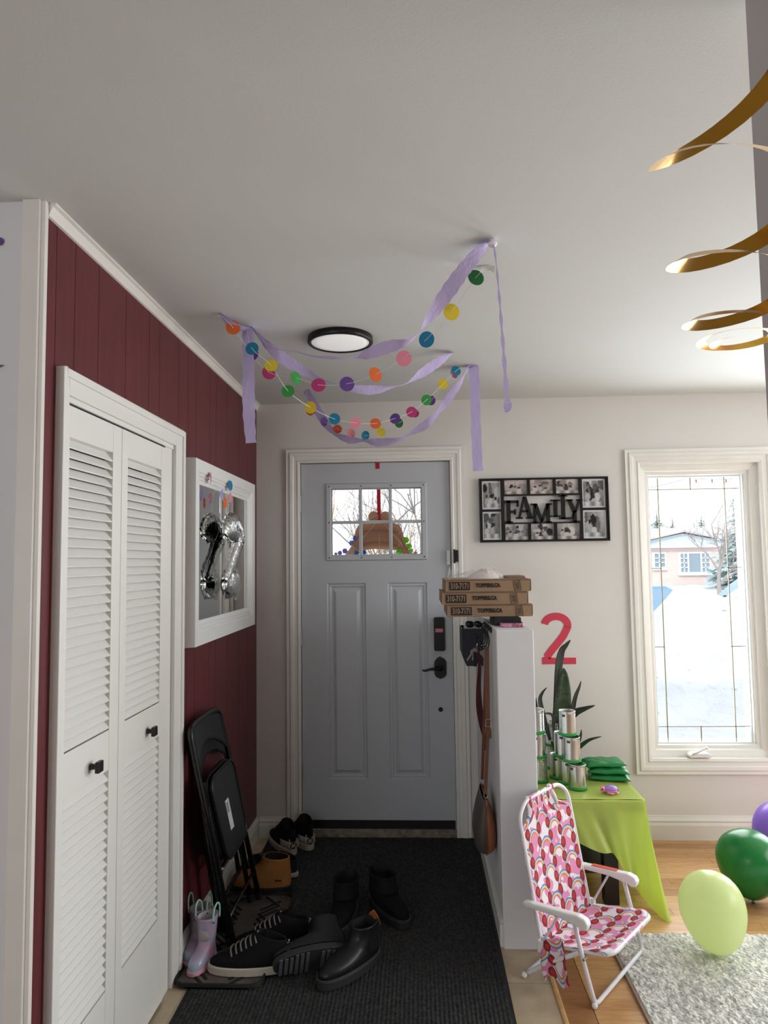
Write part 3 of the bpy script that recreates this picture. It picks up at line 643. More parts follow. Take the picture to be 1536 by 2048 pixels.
# clear plastic bag with napkins
PLAS = mat('clear_plastic_film', (246, 246, 248), .3); q_ = NT(PLAS)
tp = q_.n('BsdfTransparent'); mx_ = q_.n('MixShader'); mx_.inputs[0].default_value = .26; q_.l(tp.outputs[0], mx_.inputs[1]); q_.l(q_.b.outputs[0], mx_.inputs[2]); q_.l(mx_.outputs[0], q_.out.inputs[0])
NAP = mat('cream_napkin', (232, 218, 206), .8, bump=.6, bscale=40, bdist=.004)
tb = thing('plastic_bag', (.24, BY+.18, 1.4198), 'clear crinkled plastic bag with cream napkins on top of the pizza boxes', 'bag')
def lump(cx, cy, z0, rx, ry, hh, amp, seed, nx=20, ny=14):
    rnd = random.Random(seed); ph_ = [rnd.uniform(0, 6) for _ in range(8)]; rows = []
    for i in range(nx+1):
        r_ = []
        for j in range(ny+1):
            u, v = 2*i/nx-1, 2*j/ny-1; q_ = math.hypot(u, v); k_ = max(abs(u), abs(v))/q_ if q_ else 1
            uu, vv = u*k_, v*k_; e = max(0, 1-(uu*uu+vv*vv))
            nz = amp*(math.sin(uu*11+ph_[0]+3*vv)+math.sin(vv*13+ph_[1]-5*uu)+math.sin(uu*23+ph_[2]))*e**.3
            r_.append((cx+rx*uu, cy+ry*vv, z0+hh*e**.6*(.75+.25*math.sin(uu*2+ph_[3]))+nz*e+.0004))
        rows.append(r_)
    return MB().grid(rows)
lump(.290, BY+.15, 1.4198, .075, .10, .042, .003, 4).build('napkins', NAP, tb, smooth=True)
lump(.262, BY+.15, 1.4200, .125, .125, .062, .004, 5, 30, 22).build('film', PLAS, tb)
rows = []
for i in range(14):
    a = i/13*PI*1.2; rows.append([(.155+.026*math.cos(a)*(1-.3*s_)+.004*math.sin(i*5+s_*3), BY+.10+.03*math.sin(a)*(1-.3*s_), 1.4203+.060*s_*(.75+.25*math.sin(i*2.3))) for s_ in (0, .35, .7, 1)])
MB().grid(rows).build('bag_ear', PLAS, tb)
# wallet and pink case under the boxes' front edge
tag(MB().prism(rrect(.318, .432, 1.2225, 1.2575, .006), BY-.035, BY+.16).build('black_pouch', mat('black_quilted_cloth', (26, 24, 26), .6, bump=.8, bscale=60, bdist=.003), bevel=.003), 'flat black pouch squeezed under the bottom pizza box', 'pouch')
t = thing('pink_case', (.385, BY-.07, 1.222), 'pink patterned case on the front end of the half wall top', 'case')
MB().prism(rrect(-.048, .048, -.036, .036, .012), 0, .017, lambda u, d, v: Vector((.386+u, BY-.073+v, 1.2225+d))).build('body', mat('pink_pattern', (222, 160, 190), .4, two=(150, 50, 90), vscale=60), t, bevel=.003)
MB().prism(rrect(-.043, .043, -.031, .031, .010), .0175, .0195, lambda u, d, v: Vector((.386+u, BY-.073+v, 1.2225+d))).build('screen', BLACK, t)
# ---- hooks, letter box, keys, lanyard and handbag on the hall side of the half wall
FX = .304
t = thing('hook_rail', (FX, -.80, 1.20), 'black wire hook rail on the hall side of the half wall', 'hook rail')
MB().box(FX-.006, FX, -.93, -.62, 1.196, 1.218).build('back_plate', BLACK, t, bevel=.001)
for i, y_ in enumerate((-.91, -.83, -.75, -.67)):
    MB().tube(spline([(FX-.004, y_, 1.218), (FX-.018, y_, 1.205), (FX-.012, y_, 1.165), (FX-.018, y_, 1.132), (FX-.040, y_, 1.130), (FX-.050, y_, 1.150), (FX-.048, y_, 1.160)], 5), .0032, 7).ball((FX-.048, y_, 1.163), .0055, 8, 6).build('hook', BLACK, t, smooth=True)
NAVY = mat('navy_plastic', (22, 28, 46), .45)
t = thing('letter_box', (.255, -.42, 1.0), 'open navy letter box on the half wall holding sunglasses and papers', 'letter box')
bx0, bx1, by0, by1 = .203, .303, -.50, -.30
def tap(z, g): k = max(0, (1.05-z)*.35) if z < 1.05 else 0; return [(bx0+k+g, by0+g, z), (bx1-g*.2, by0+g, z), (bx1-g*.2, by1-g, z), (bx0+k+g, by1-g, z)]
MB().grid([tap(z, 0) for z in (.995, 1.01, 1.05, 1.172)]+[tap(z, .004) for z in (1.172, 1.05, 1.012)], False, True).add(tap(.995, 0), [(0, 1, 2, 3)]).add(tap(1.012, .004), [(0, 1, 2, 3)]).build('body', NAVY, t)
MB().box(.215, .300, -.46, -.452, 1.02, 1.185).box(.230, .296, -.43, -.424, 1.02, 1.192).build('papers', mat('paper_white', (220, 216, 208), .7), t)
t = thing('sunglasses', (.26, -.47, 1.17), 'dark sunglasses stuffed in the top of the navy letter box', 'sunglasses')
for dx in (-.020, .022):
    MB().ball((.262+dx, -.475, 1.192), (.021, .006, .016), 14, 8, Matrix.Rotation(.35, 3, 'Y')).build('lens', BLACK, t, smooth=True)
MB().tube(spline([(.232, -.474, 1.186), (.246, -.482, 1.206), (.262, -.482, 1.200), (.280, -.480, 1.204), (.298, -.47, 1.188)], 4), .0028, 6).tube([(.232, -.474, 1.186), (.240, -.42, 1.150), (.244, -.40, 1.11)], .0025, 6).tube([(.298, -.47, 1.188), (.296, -.42, 1.16), (.294, -.39, 1.12)], .0025, 6).build('glasses_frame', BLACK, t, smooth=True)
KM = mat('key_metal', (150, 145, 135), .35, metal=1)
t = thing('key_bunch', (.272, -.70, 1.10), 'bunch of keys and tags hanging from the hook rail', 'keys')
hk = (FX-.040, -.75, 1.130)
MB().tube([(hk[0]+.012*math.cos(a), hk[1], hk[2]-.010+.013*math.sin(a)) for a in [i*PI/6 for i in range(12)]], .0014, 6, closed=True).build('key_ring', CHROME, t, smooth=True)
for i, (dx, dy, dz, rr) in enumerate(((-.016, 0, -.02, .3), (-.004, .01, -.024, -.1), (.008, -.006, -.03, -.35), (-.024, .012, -.03, .6))):
    M = Matrix.Translation((hk[0]+dx, hk[1]+dy, hk[2]+dz)) @ Matrix.Rotation(rr, 4, 'Y')
    MB().prism([(-.009, 0), (-.011, -.012), (-.004, -.022), (-.004, -.052), (.003, -.056), (.004, -.022), (.011, -.012), (.009, 0)], -.0011, .0011, lambda u, d, v: M @ Vector((u, d, v))).build('key', KM, t)
MB().ball((.262, -.745, 1.035), (.010, .005, .012), 10, 7).build('white_charm', WHITEP, t, smooth=True)
MB().box(.236, .252, -.752, -.744, 1.03, 1.095).build('black_fob', BLACKM, t, bevel=.002)
MR = mat('dark_red_webbing', (72, 18, 24), .8)
ln = [(hk[0]-.002, hk[1]-.004, 1.115, .007), (.262, -.755, 1.02, .008), (.256, -.757, .93, .011), (.258, -.757, .85, .014), (.266, -.757, .78, .012), (.276, -.757, .72, .008), (.279, -.757, .665, .006)]
rows = [[(x-w_, y_, z), (x+w_, y_+.002*math.sin(z*60), z)] for x, y_, z, w_ in spline(ln, 6)]
tag(MB().grid(rows).build('lanyard', MR, solid=.0016), 'dark red fabric lanyard hanging behind the handbag strap', 'lanyard')
LEA = mat('tan_leather', (148, 92, 60), .5, vary=.12, vscale=20, bump=.3, bscale=160, bdist=.0006)
LED = mat('brown_strap_leather', (116, 72, 52), .5, vary=.1); LEG = mat('grey_brown_leather', (84, 78, 76), .5, vary=.1)
t = thing('handbag', (.258, -.86, .30), 'brown and grey leather handbag hanging by its long strap from the hook rail', 'handbag')
HB = []
for z, hw, hl in ((.297, .010, .050), (.300, .026, .085), (.315, .040, .105), (.36, .046, .118), (.41, .042, .122), (.46, .030, .120), (.505, .016, .112), (.522, .010, .105)):
    HB.append((z, hw, hl))
def bagring(z, hw, hl, s0):
    cx = .257; return [(cx+hw*math.copysign(abs(math.cos(a))**.7, math.cos(a)), -.86+hl*math.copysign(abs(math.sin(a))**.55, math.sin(a)), z) for a in [-PI/2+PI*i/10*s0 for i in range(11)]]
for nm, mt, s0 in (('tan_side', LEA, 1), ('grey_side', LEG, -1)):
    MB().grid([bagring(z, hw, hl, s0) for z, hw, hl in HB]).build(nm, mt, t, smooth=True, fix=False, solid=.002)
MB().tube([(.257, -.975, .50), (.257, -.984, .42), (.257, -.981, .34), (.257, -.955, .300)], .003, 6).tube([(.257, -.965, .524), (.257, -.755, .524)], .003, 6).build('seam_piping', LED, t, smooth=True)
def strapseg(p, q_, w_, nm, mt, th=.0028):
    p, q_ = Vector(p), Vector(q_); MB().add([v+Vector((a*w_/2, b*th, 0)) for v in (p, q_) for a in (-1, 1) for b in (-.5, .5)], [(0, 1, 3, 2), (4, 6, 7, 5), (0, 4, 5, 1), (2, 3, 7, 6), (0, 2, 6, 4), (1, 5, 7, 3)]).build(nm, mt, t)
strapseg((.258, -.958, .545), (.276, -.938, .80), .015, 'strap', LED)
strapseg((.276, -.938, .78), (.281, -.914, 1.135), .020, 'strap', LED)
strapseg((.262, -.77, .545), (.281, -.908, 1.135), .013, 'strap', LED)
MB().box(.268, .290, -.945, -.936, .765, .80).build('strap_keeper', LED, t, bevel=.002)
MB().tube([(.267, -.943, .812), (.267, -.943, .842), (.289, -.943, .842), (.289, -.943, .812)], .0018, 6, closed=True).build('buckle', CHROME, t)
MB().tube([(.258+.008*math.cos(a), -.957, .536+.010*math.sin(a)) for a in [i*PI/6 for i in range(12)]], .0017, 6, closed=True).build('strap_ring', CHROME, t)
MB().tube([(.281, -.925, 1.134), (.2812, -.90, 1.134)], .004, 6).build('strap_top_loop', LED, t)

# ---- black low table with green plastic cloth
TB = mat('black_table_laminate', (22, 20, 20), .45)
tx0, tx1, ty0, ty1, TZ = .458, .966, -.728, -.20, .445
t = thing('side_table', (.71, -.46, 0), 'low square black table under the green plastic cloth', 'table')
MB().box(tx0, tx1, ty0, ty1, TZ-.05, TZ).build('tabletop', TB, t, bevel=.002)
MB().box(tx0+.03, tx1-.12, ty0+.02, ty1-.03, .125, .155).build('lower_shelf', TB, t, bevel=.002)
for x, y_ in ((.478, -.72), (.785, -.735), (.478, -.27), (.785, -.27)):
    MB().box(x, x+.062, y_+.005, y_+.062, 0, TZ-.05).build('leg', TB, t, bevel=.002)
def cloth_mat():
    m = mat('lime_plastic_cloth', (222, 240, 124), .35, vary=.04, vscale=5, transl=.5, bump=.25, bscale=9, bdist=.012); return m
LIME = cloth_mat()
m = MB(); e = .004
nx, ny = 26, 16
def topz(x, y_): return TZ+.0022+.0012*(1+math.sin(x*40+y_*13)*math.sin(y_*33))
m.grid([[(lerp(tx0-.001, tx1+e, i/nx), lerp(ty0-e, ty1, j/ny), topz(lerp(tx0, tx1, i/nx), lerp(ty0, ty1, j/ny))) for j in range(ny+1)] for i in range(nx+1)])
hem = spline([(.455, .330), (.56, .305), (.68, .268), (.76, .235), (.82, .225), (.86, .16), (.90, .10), (.94, .045), (.985, .004), (1.02, .002)], 6)
cols = 54; top = []
for i in range(cols+1):
    s_ = i/cols; hx, hz = hem[min(len(hem)-1, int(s_*(len(hem)-1)))]
    x0 = lerp(tx0, tx1+e, min(1, s_*1.10)); col = []
    for j in range(19):
        k = j/18; x = lerp(x0, hx, k**1.05); z = lerp(TZ+.002, hz, k)
        fold = .017*k**.8*math.sin(s_*21+1.0)+.009*k*math.sin(s_*47+k*2)
        flare = (.02+.115*max(0, (s_-.62)/.38)**1.4)*k*k
        col.append((x, ty0-e-fold*.8*(.35+s_)-flare-.004, z))
    top.append(col)
corner = top[-1]
m.grid(top)
side = []
for i in range(15):
    s_ = i/14; col = []
    for j in range(19):
        k = j/18; c = corner[j]
        y_ = lerp(c[1], ty1, s_); x = lerp(c[0], tx1+e+.02*k+.014*k*math.sin(s_*17), min(1, s_*2.2)**.8); z = lerp(TZ+.002, .004+.05*s_+.02*math.sin(s_*9)**2, k) if s_ > 0 else c[2]
        col.append((x, y_, z))
    side.append(col)
m.grid(side)
tag(m.build('tablecloth', LIME, smooth=True, fix=False), 'lime green plastic tablecloth hanging to the floor at its right corner', 'tablecloth')

# ---- tin cans with green bands
TIN = mat('tin_can', (200, 202, 200), .22, metal=1); TINL = mat('can_print_patch', (60, 60, 62), .6)
GRN = mat('green_felt_band', (42, 150, 64), .8)
def can_proto(ribs):
    c = thing('tin_can', (0, 0, 0), 'x', 'can', 'green banded tin cans stacked on the table')
    prof = [(0, .003), (.036, .003), (.038, 0), (.0395, .002), (.0385, .006)]
    n = 14
    for i in range(n*4+1):
        z = .012+.088*i/(n*4); prof.append((.0383-(.0011*(.5+.5*math.cos(i*PI/2)) if ribs and .16 < (z/.112) < .86 else 0), z))
    prof += [(.0385, .107), (.0400, .110), (.0395, .1125), (.0378, .1115), (.0375, .108), (0, .108)]
    MB().lathe(prof, (0, 0, 0), 28).build('can_body', TIN, c, smooth=True)
    MB().lathe([(.0388, .001), (.0425, .0), (.0425, .010), (.0392, .012)], (0, 0, 0), 28).build('green_band', GRN, c, smooth=True)
    if not ribs:
        rows = [[(.0389*math.cos(a), .0389*math.sin(a), z) for z in (.088, .099)] for a in [-.95+.05*i for i in range(9)]]
        MB().grid(rows).build('date_stamp', TINL, c)
    return c
cp, cr_ = can_proto(False), can_proto(True); learn_kids()
HC = .1128
b0, b1, b2 = at(1156, 1577, Z=TZ+.004), at(1137, 1566, Z=TZ+.004), at(1119, 1556, Z=TZ+.004)
u_ = (b2-b0); u_.z = 0; u_.normalize(); b1 = b0+u_*.086; b2 = b0+u_*.172
A = [(b0, 0, 'front tin can of the bottom row of the pyramid, nearest the camera'), (b1, 0, 'middle tin can of the bottom row of the pyramid'), (b2, 0, 'rear tin can of the bottom row of the pyramid'), ((b0+b1)/2, 1, 'front tin can in the second layer of the pyramid'), ((b1+b2)/2, 1, 'rear tin can in the second layer of the pyramid'), (b1+u_*-.01, 2, 'single tin can on the very top of the pyramid')]
cb = at(1079, 1562, Z=TZ+.004); cc = at(1106, 1535, Z=TZ+.004)
B_ = [(cb, 0, 'ribbed bottom can of the column next to the half wall'), (cb+Vector((-.004, 0, 0)), 1, 'smooth middle can of the column next to the half wall'), (cb+Vector((-.007, 0, 0)), 2, 'ribbed top can of the column next to the half wall'), (cc, 0, 'ribbed bottom can of the rear column between the stacks'), (cc+Vector((.001, 0, 0)), 1, 'ribbed upper can of the rear column between the stacks')]
first = {0: True, 1: True}
for P, lv, lab in A+B_:
    rib = 1 if lab.startswith('ribbed') else 0
    M = Matrix.Translation((P.x, P.y, TZ+.0048+lv*HC)) @ Matrix.Rotation(-PI/2+random.uniform(-.2, .5), 4, 'Z')
    if first[rib]:
        o = (cp, cr_)[rib]; o.matrix_world = M; o['label'] = lab; first[rib] = False
    else: dup((cp, cr_)[rib], M, lab)

# ---- snake plant in a pot behind the cans
t = thing('potted_snake_plant', (.70, -.27, TZ), 'snake plant with tall dark pointed leaves standing behind the tin cans', 'plant')
PX, PY = .715, -.285
MB().lathe([(0, 0), (.045, 0), (.062, .125), (.066, .125), (.066, .140), (.060, .140), (.058, .12), (0, .12)], (PX, PY, TZ+.003), 28).build('pot', mat('black_plant_pot', (34, 34, 36), .5), t, smooth=True)
MB().lathe([(0, .121), (.056, .121)], (PX, PY, TZ+.003), 16).build('soil', mat('soil', (58, 44, 34), .95), t)
LEAF = mat('snake_plant_leaf', (50, 74, 44), .4, two=(24, 40, 26), vscale=34, stretch=(1, 1, 2.2)); LEAFD = mat('snake_plant_leaf_dark', (30, 44, 34), .45, two=(20, 32, 26), vscale=30)
def leaf(pts, wmax, yaw=0, mt=None, tip=.25):
    """pts: (px, py) from base to tip on the plane Y=PY+..."""
    P = [Vector(at(p[0], p[1], Y=PY+p[2])) for p in pts]; q = [Vector(v) for v in spline([tuple(v) for v in P], 7)]; n = len(q); rows = []
    for i, p in enumerate(q):
        a, b = q[max(i-1, 0)], q[min(i+1, n-1)]; t_ = (b-a).normalized(); s_ = t_.cross(Vector((math.sin(yaw), -math.cos(yaw), 0))).normalized(); nn = s_.cross(t_)
        k = i/(n-1); w_ = wmax*(.45+.55*math.sin(min(1, k/.45)*PI/2))*(1 if k < 1-tip*1.6 else max(.02, (1-k)/(tip*1.6))**.8)/2
        rows.append([p-s_*w_+nn*w_*.25, p-s_*w_*.5+nn*w_*.05, p, p+s_*w_*.5+nn*w_*.05, p+s_*w_+nn*w_*.25])
    MB().grid(rows).build('leaf', mt or LEAF, t, smooth=True, fix=False, solid=.003)
leaf([(1112, 1475, 0), (1118, 1440, 0), (1126, 1395, 0), (1128, 1355, 0), (1127, 1336, 0)], .088, .1, tip=.36)
leaf([(1106, 1475, .02), (1112, 1400, .02), (1116, 1335, .02), (1122, 1303, .02), (1132, 1290, .02), (1141, 1280, .02)], .046, .5, LEAFD, .3)
leaf([(1126, 1478, .01), (1140, 1440, .01), (1150, 1395, .01), (1158, 1375, .01), (1162, 1362, .01)], .034, .4, LEAFD, .5)
leaf([(1122, 1482, -.02), (1136, 1440, -.02), (1150, 1425, -.03), (1170, 1417, -.04), (1190, 1411, -.05)], .056, .2, LEAFD, .5)
leaf([(1100, 1480, -.01), (1086, 1430, -.01), (1080, 1400, -.01), (1085, 1385, -.01), (1094, 1375, -.01)], .032, .3, LEAFD, .5)
leaf([(1104, 1482, .01), (1078, 1440, .02), (1074, 1415, .02), (1072, 1395, .02)], .022, .2, LEAFD, .5)
leaf([(1132, 1500, -.04), (1150, 1492, -.05), (1160, 1475, -.05), (1163, 1459, -.05)], .036, .2, LEAFD, .6)
leaf([(1134, 1502, -.05), (1155, 1495, -.06), (1178, 1480, -.07), (1203, 1473, -.08)], .036, .3, LEAF, .6)
leaf([(1110, 1480, -.03), (1108, 1450, -.04), (1104, 1430, -.05), (1092, 1427, -.06), (1082, 1432, -.07)], .018, .3, LEAFD, .5)

# ---- green bean bags and toy turtle
GF = mat('green_satin', (28, 122, 62), .35, bump=.4, bscale=22, bdist=.004)
def beanbag(cx, cy, cz, sx, sy, h, rz, lab, seed):
    rnd = random.Random(seed); a, b = rnd.uniform(0, 6), rnd.uniform(0, 6); M = Matrix.Translation((cx, cy, cz)) @ Matrix.Rotation(rz, 4, 'Z')
    n = 22; rt, rb = [], []
    for i in range(n+1):
        r1, r2 = [], []
        for j in range(n+1):
            u, v = 2*i/n-1, 2*j/n-1; e = max(0, (1-u**4)*(1-v**4)); pinch = 1-.07*(abs(u*v))**.5*0-.06*(1-abs(u*v))
            wv = .12*math.sin(u*9+a)*math.sin(v*7+b)+.05*math.sin(u*19+v*12+a)
            up = h*(e**.5)*(1+wv)
            lift = h*.32+.10*h*math.sin(u*5+b)*(1-e)
            r1.append(M @ Vector((u*sx*pinch, v*sy*pinch, lift+up*.66))); r2.append(M @ Vector((u*sx*pinch, v*sy*pinch, max(.0005, lift-up*.34))))
        rt.append(r1); rb.append(r2)
    m = MB(); m.grid(rt); m.grid(rb)
    tag(m.build('bean_bag', GF, smooth=True), lab, 'bean bag', 'green bean bags piled on the table')
beanbag(.895, -.435, TZ+.0052, .098, .066, .030, -.20, 'bottom green satin bean bag of the pile on the table', 1)
beanbag(.890, -.435, TZ+.0350, .095, .064, .032, -.10, 'middle green satin bean bag of the pile on the table', 2)
beanbag(.872, -.430, TZ+.0675, .098, .062, .028, .06, 'topmost green satin bean bag with a pointed corner', 3)
t = thing('toy_turtle', (.855, -.65, TZ), 'small toy turtle with purple shell and pink flippers on the green cloth', 'toy')
TP, TK = mat('turtle_purple', (158, 120, 206), .35), mat('turtle_pink', (232, 130, 158), .4)
cx, cy, cz = .845, -.652, TZ+.006
MB().ball((cx, cy, cz+.018), (.030, .022, .016), 18, 10).build('shell', TP, t, smooth=True)
MB().ball((cx-.001, cy, cz+.011), (.031, .022, .006), 18, 8).build('belly', TK, t, smooth=True)
MB().ball((cx-.037, cy-.004, cz+.018), (.013, .012, .012), 14, 8).build('head', TK, t, smooth=True)
MB().ball((cx-.040, cy-.015, cz+.020), (.004, .002, .004), 8, 6).build('eye', BLACK, t, smooth=True)
for dx, dy, rz in ((-.008, -.026, -.5), (-.010, .024, .5), (.024, -.018, -2.6), (.024, .016, 2.6)):
    MB().ball((cx+dx, cy+dy, cz+.006), (.018 if dx < 0 else .010, .008, .004), 12, 6, Matrix.Rotation(rz-PI/2*0, 3, 'Z')).build('flipper', TK, t, smooth=True)
MB().tube([(cx+.028, cy, cz+.012), (cx+.042, cy, cz+.010)], [.005, .001], 8).build('tail', TP, t, smooth=True)

# ---- child's folding beach chair
O_ = Vector((.576, -1.421, 0)); a_v = Vector((.776, -.63, 0)).normalized(); b_v = Vector((.63, .776, 0)).normalized(); WB = .374
def K(s_, b, z): return O_+a_v*s_+b_v*b+Vector((0, 0, z))
t = thing('kids_beach_chair', tuple(O_+b_v*.19-a_v*.12), 'small child folding chair with white tube frame and pink rainbow fabric', 'chair')
TUBE = mat('white_painted_tube', (228, 226, 232), .35); R0 = .0078
def bent(pts, r=.035, n=5):
    P = [Vector(p) for p in pts]; out = [P[0]]
    for i in range(1, len(P)-1):
        a, b = (P[i-1]-P[i]), (P[i+1]-P[i]); ra = min(r, a.length*.45, b.length*.45); A0 = P[i]+a.normalized()*ra; B0 = P[i]+b.normalized()*ra
        for k in range(n+1):
            q = k/n; out.append(A0*(1-q)**2+P[i]*2*q*(1-q)+B0*q*q)
    return out+[P[-1]]
MB().tube(bent([K(-.190, -.004, .110), K(-.206, -.004, .15), K(-.283, -.004, .555), K(-.292, .06, .598), K(-.292, WB-.06, .598), K(-.283, WB, .555), K(-.206, WB, .15), K(-.190, WB, .110)], .045), R0, 10).build('back_frame', TUBE, t, smooth=True)
MB().tube(bent([K(-.067, -.020, .262), K(-.030, -.020, .12), K(0, -.016, .009), K(0, WB+.016, .024), K(-.030, WB+.020, .125), K(-.067, WB+.020, .262)], .028), R0, 10).build('leg', TUBE, t, smooth=True)
MB().tube(bent([K(-.060, -.008, .152), K(-.17, -.008, .085), K(-.268, -.008, .009), K(-.268, WB+.008, .009), K(-.17, WB+.008, .085), K(-.060, WB+.008, .152)], .028), R0, 10).build('leg', TUBE, t, smooth=True)
MB().tube(bent([K(-.205, .006, .128), K(-.10, .006, .150), K(.052, .006, .176), K(.052, WB-.006, .176), K(-.10, WB-.006, .150), K(-.205, WB-.006, .128)], .050), R0, 10).build('seat_frame', TUBE, t, smooth=True)
for b in (-.021, WB+.021):
    MB().prism([(-.255, .256), (-.262, .266), (-.255, .276), (-.12, .284), (-.045, .290), (-.018, .284), (-.008, .268), (-.014, .250), (-.030, .244), (-.045, .252), (-.12, .262)], b-.016, b+.016, lambda u, d, v: K(u, d, v)).build('armrest', WHITEP, t, bevel=.006)
    MB().tube([K(-.125, b*.98, .262), K(-.188, b*.98, .150)], .0045, 8).build('arm_brace', TUBE, t)
    MB().tube([K(-.067, b-.010, .262), K(-.067, b+.010, .262)], .005, 8).tube([K(-.030, b-.010, .150), K(-.030, b+.010, .150)], .0045, 8).build('rivet', STEEL, t)
    MB().box(-.012, .012, -.008, .008, -.018, .022, Matrix.Translation(K(-.196, b*.98, .132)) @ Matrix.Rotation(math.atan2(a_v.y, a_v.x), 4, 'Z')).build('hinge_bracket', WHITEP, t, bevel=.003)
    MB().ball(K(-.0, b*.96, .010+(.015 if b > .1 else 0)), .0105, 10, 6).build('foot_cap', WHITEP, t, smooth=True); MB().ball(K(-.268, b*.96, .010), .0105, 10, 6).build('foot_cap', WHITEP, t, smooth=True)
MB().box(-.075, .03, -.010, .012, 0, .0008, Matrix.Translation(K(-.12, WB+.021, .2855)) @ Matrix.Rotation(math.atan2(a_v.y, a_v.x), 4, 'Z') @ Matrix.Rotation(-.06, 4, 'Y')).build('warning_label', mat('orange_red_label', (214, 84, 62), .5), t)
# fabric: pink ground, white clouds, rainbows and plain red spots, as a repeating print
fm = bpy.data.materials.new('rainbow_fabric'); fm.use_nodes = True; q = NT(fm); q.b.inputs['Roughness'].default_value = .8
uvn = q.n('UVMap'); sp = q.n('SeparateXYZ'); q.l(uvn.outputs[0], sp.inputs[0]); U, V = sp.outputs[0], sp.outputs[1]
CW, CH = .150, .098
cl = q.noise(22, 1, uvn.outputs[0]); col = q.mix(q.math('GREATER_THAN', cl, .51), lin((230, 150, 190)), lin((240, 234, 240)))
for ou, ov in ((0, 0), (.5, .5)):
    uu = q.math('FRACT', q.math('ADD', q.math('DIVIDE', U, CW), ou)); vv = q.math('FRACT', q.math('ADD', q.math('DIVIDE', V, CH), ov))
    X_ = q.math('MULTIPLY', q.math('SUBTRACT', uu, .5), CW); Y_ = q.math('MULTIPLY', vv, CH)
    def dist(cx, cy, sx=1, sy=1):
        a = q.math('MULTIPLY', q.math('SUBTRACT', X_, cx), 1/sx); b = q.math('MULTIPLY', q.math('SUBTRACT', Y_, cy), 1/sy)
        return q.math('SQRT', q.math('ADD', q.math('MULTIPLY', a, a), q.math('MULTIPLY', b, b)))
    d = dist(0, .040); up_ = q.math('GREATER_THAN', Y_, .038)
    rb_ = None
    prev = .0255
    for r_, c_ in ((.0285, (222, 106, 84)), (.0325, (236, 176, 84)), (.0350, (240, 236, 236)), (.0385, (150, 190, 214)), (.0425, (96, 132, 190))):
        msk = q.math('MULTIPLY', q.math('MULTIPLY', q.math('LESS_THAN', d, r_), q.math('GREATER_THAN', d, prev)), up_); col = q.mix(msk, col, lin(c_)); prev = r_
    for sx in (-1, 1):
        dd = dist(sx*.034, .026, .0155, .0205); col = q.mix(q.math('LESS_THAN', dd, 1), col, lin((150, 38, 48)))
        dd = dist(sx*.034, .028, .0090, .0110); col = q.mix(q.math('LESS_THAN', dd, 1), col, lin((192, 60, 52)))
q.l(col, q.b.inputs['Base Color']); q.bump(q.noise(12, 2, uvn.outputs[0]), .25, .006)
tr = q.n('BsdfTranslucent'); q.l(col, tr.inputs[0]); mx = q.n('MixShader'); mx.inputs[0].default_value = .15; q.l(q.b.outputs[0], mx.inputs[1]); q.l(tr.outputs[0], mx.inputs[2]); q.l(mx.outputs[0], q.out.inputs[0])
def cloth(name, fn, nu, nv, su, sv, parent=t, off=(0, 0)):
    m = MB(); uv = []; m.grid([[fn(i/nu, j/nv) for j in range(nv+1)] for i in range(nu+1)])
    m.uv = [(off[0]+su*i/nu, off[1]+sv*j/nv) for i in range(nu+1) for j in range(nv+1)]
    return m.build(name, fm, parent, smooth=True, fix=False, solid=.0012)
def backf(u, v):
    z = lerp(.125, .606, v); s_ = lerp(-.200, -.290, max(0, (z-.13)/.45)); b = u*WB
    k = (v-.80)/.20
    e0 = .0125; b = -e0+u*(WB+2*e0)   # the cover is sleeved over the side tubes
    if v > .80:   # its neck narrows towards the top rail
        n0, n1 = .16, .74; sh = min(1, k*2.6)**.8; b = lerp(-e0, n0*WB*1.05, sh)+u*(WB+2*e0-lerp(0, (n0+1-n1)*WB+2*e0, sh))
    if v < .22: b = lerp(.012, -e0, v/.22)+u*(WB+lerp(-.024, 2*e0, v/.22))
    sag = .018*math.sin(PI*u)*(1-abs(v-.4)*1.2)
    hump = .0115*min(1, 14*min(u, 1-u))
    wr = .0016*math.sin(u*30+v*20)
    return K(s_+hump*.9-sag, b, z+wr+(.003 if v > .99 else 0))
cloth('back_fabric', backf, 30, 40, WB, .49)
def seatf(u, v):
    s_ = lerp(-.205, .062-.030*abs(2*v-1)**4, u); z = .126+.052*((s_+.205)/.263)+.0095-.010*max(0, u-.94)/.06; e = -.004+v*(WB+.008)
    return K(s_, e, z-.020*math.sin(PI*v)*math.sin(PI*min(1, u*1.05))+.0018*math.sin(u*26+v*9)*u)
cloth('seat_fabric', seatf, 24, 22, .28, WB, off=(.03, .02))
def flapf(u, v):
    z = lerp(.165, .030, v); return K(-.198+.075*u+.03*v*(.4+u), -.014-.012*math.sin(u*5+v*3)-.012*v, z+.012*u+.012*math.sin(u*7)*v)
cloth('hanging_pouch', flapf, 12, 14, .11, .14, off=(.0, .05))
MB().tube(spline([tuple(K(-.292+.010*math.cos(a)*0, .235+.012*math.sin(a*2), .596+.013*math.cos(a))) for a in [i*.7 for i in range(6)]], 3), .007, 8).tube([K(-.284, .240, .590), K(-.272, .252, .565), K(-.268, .262, .535)], [.010, .006, .003], 8).build('top_knot', WHITEP, t, smooth=True)
MB().tube(spline([tuple(K(-.19, -.016, .10)), tuple(K(-.20, -.024, .07)), tuple(K(-.18, -.02, .045)), tuple(K(-.185, -.018, .02))], 4), .0016, 5).build('cord', THREAD, t)

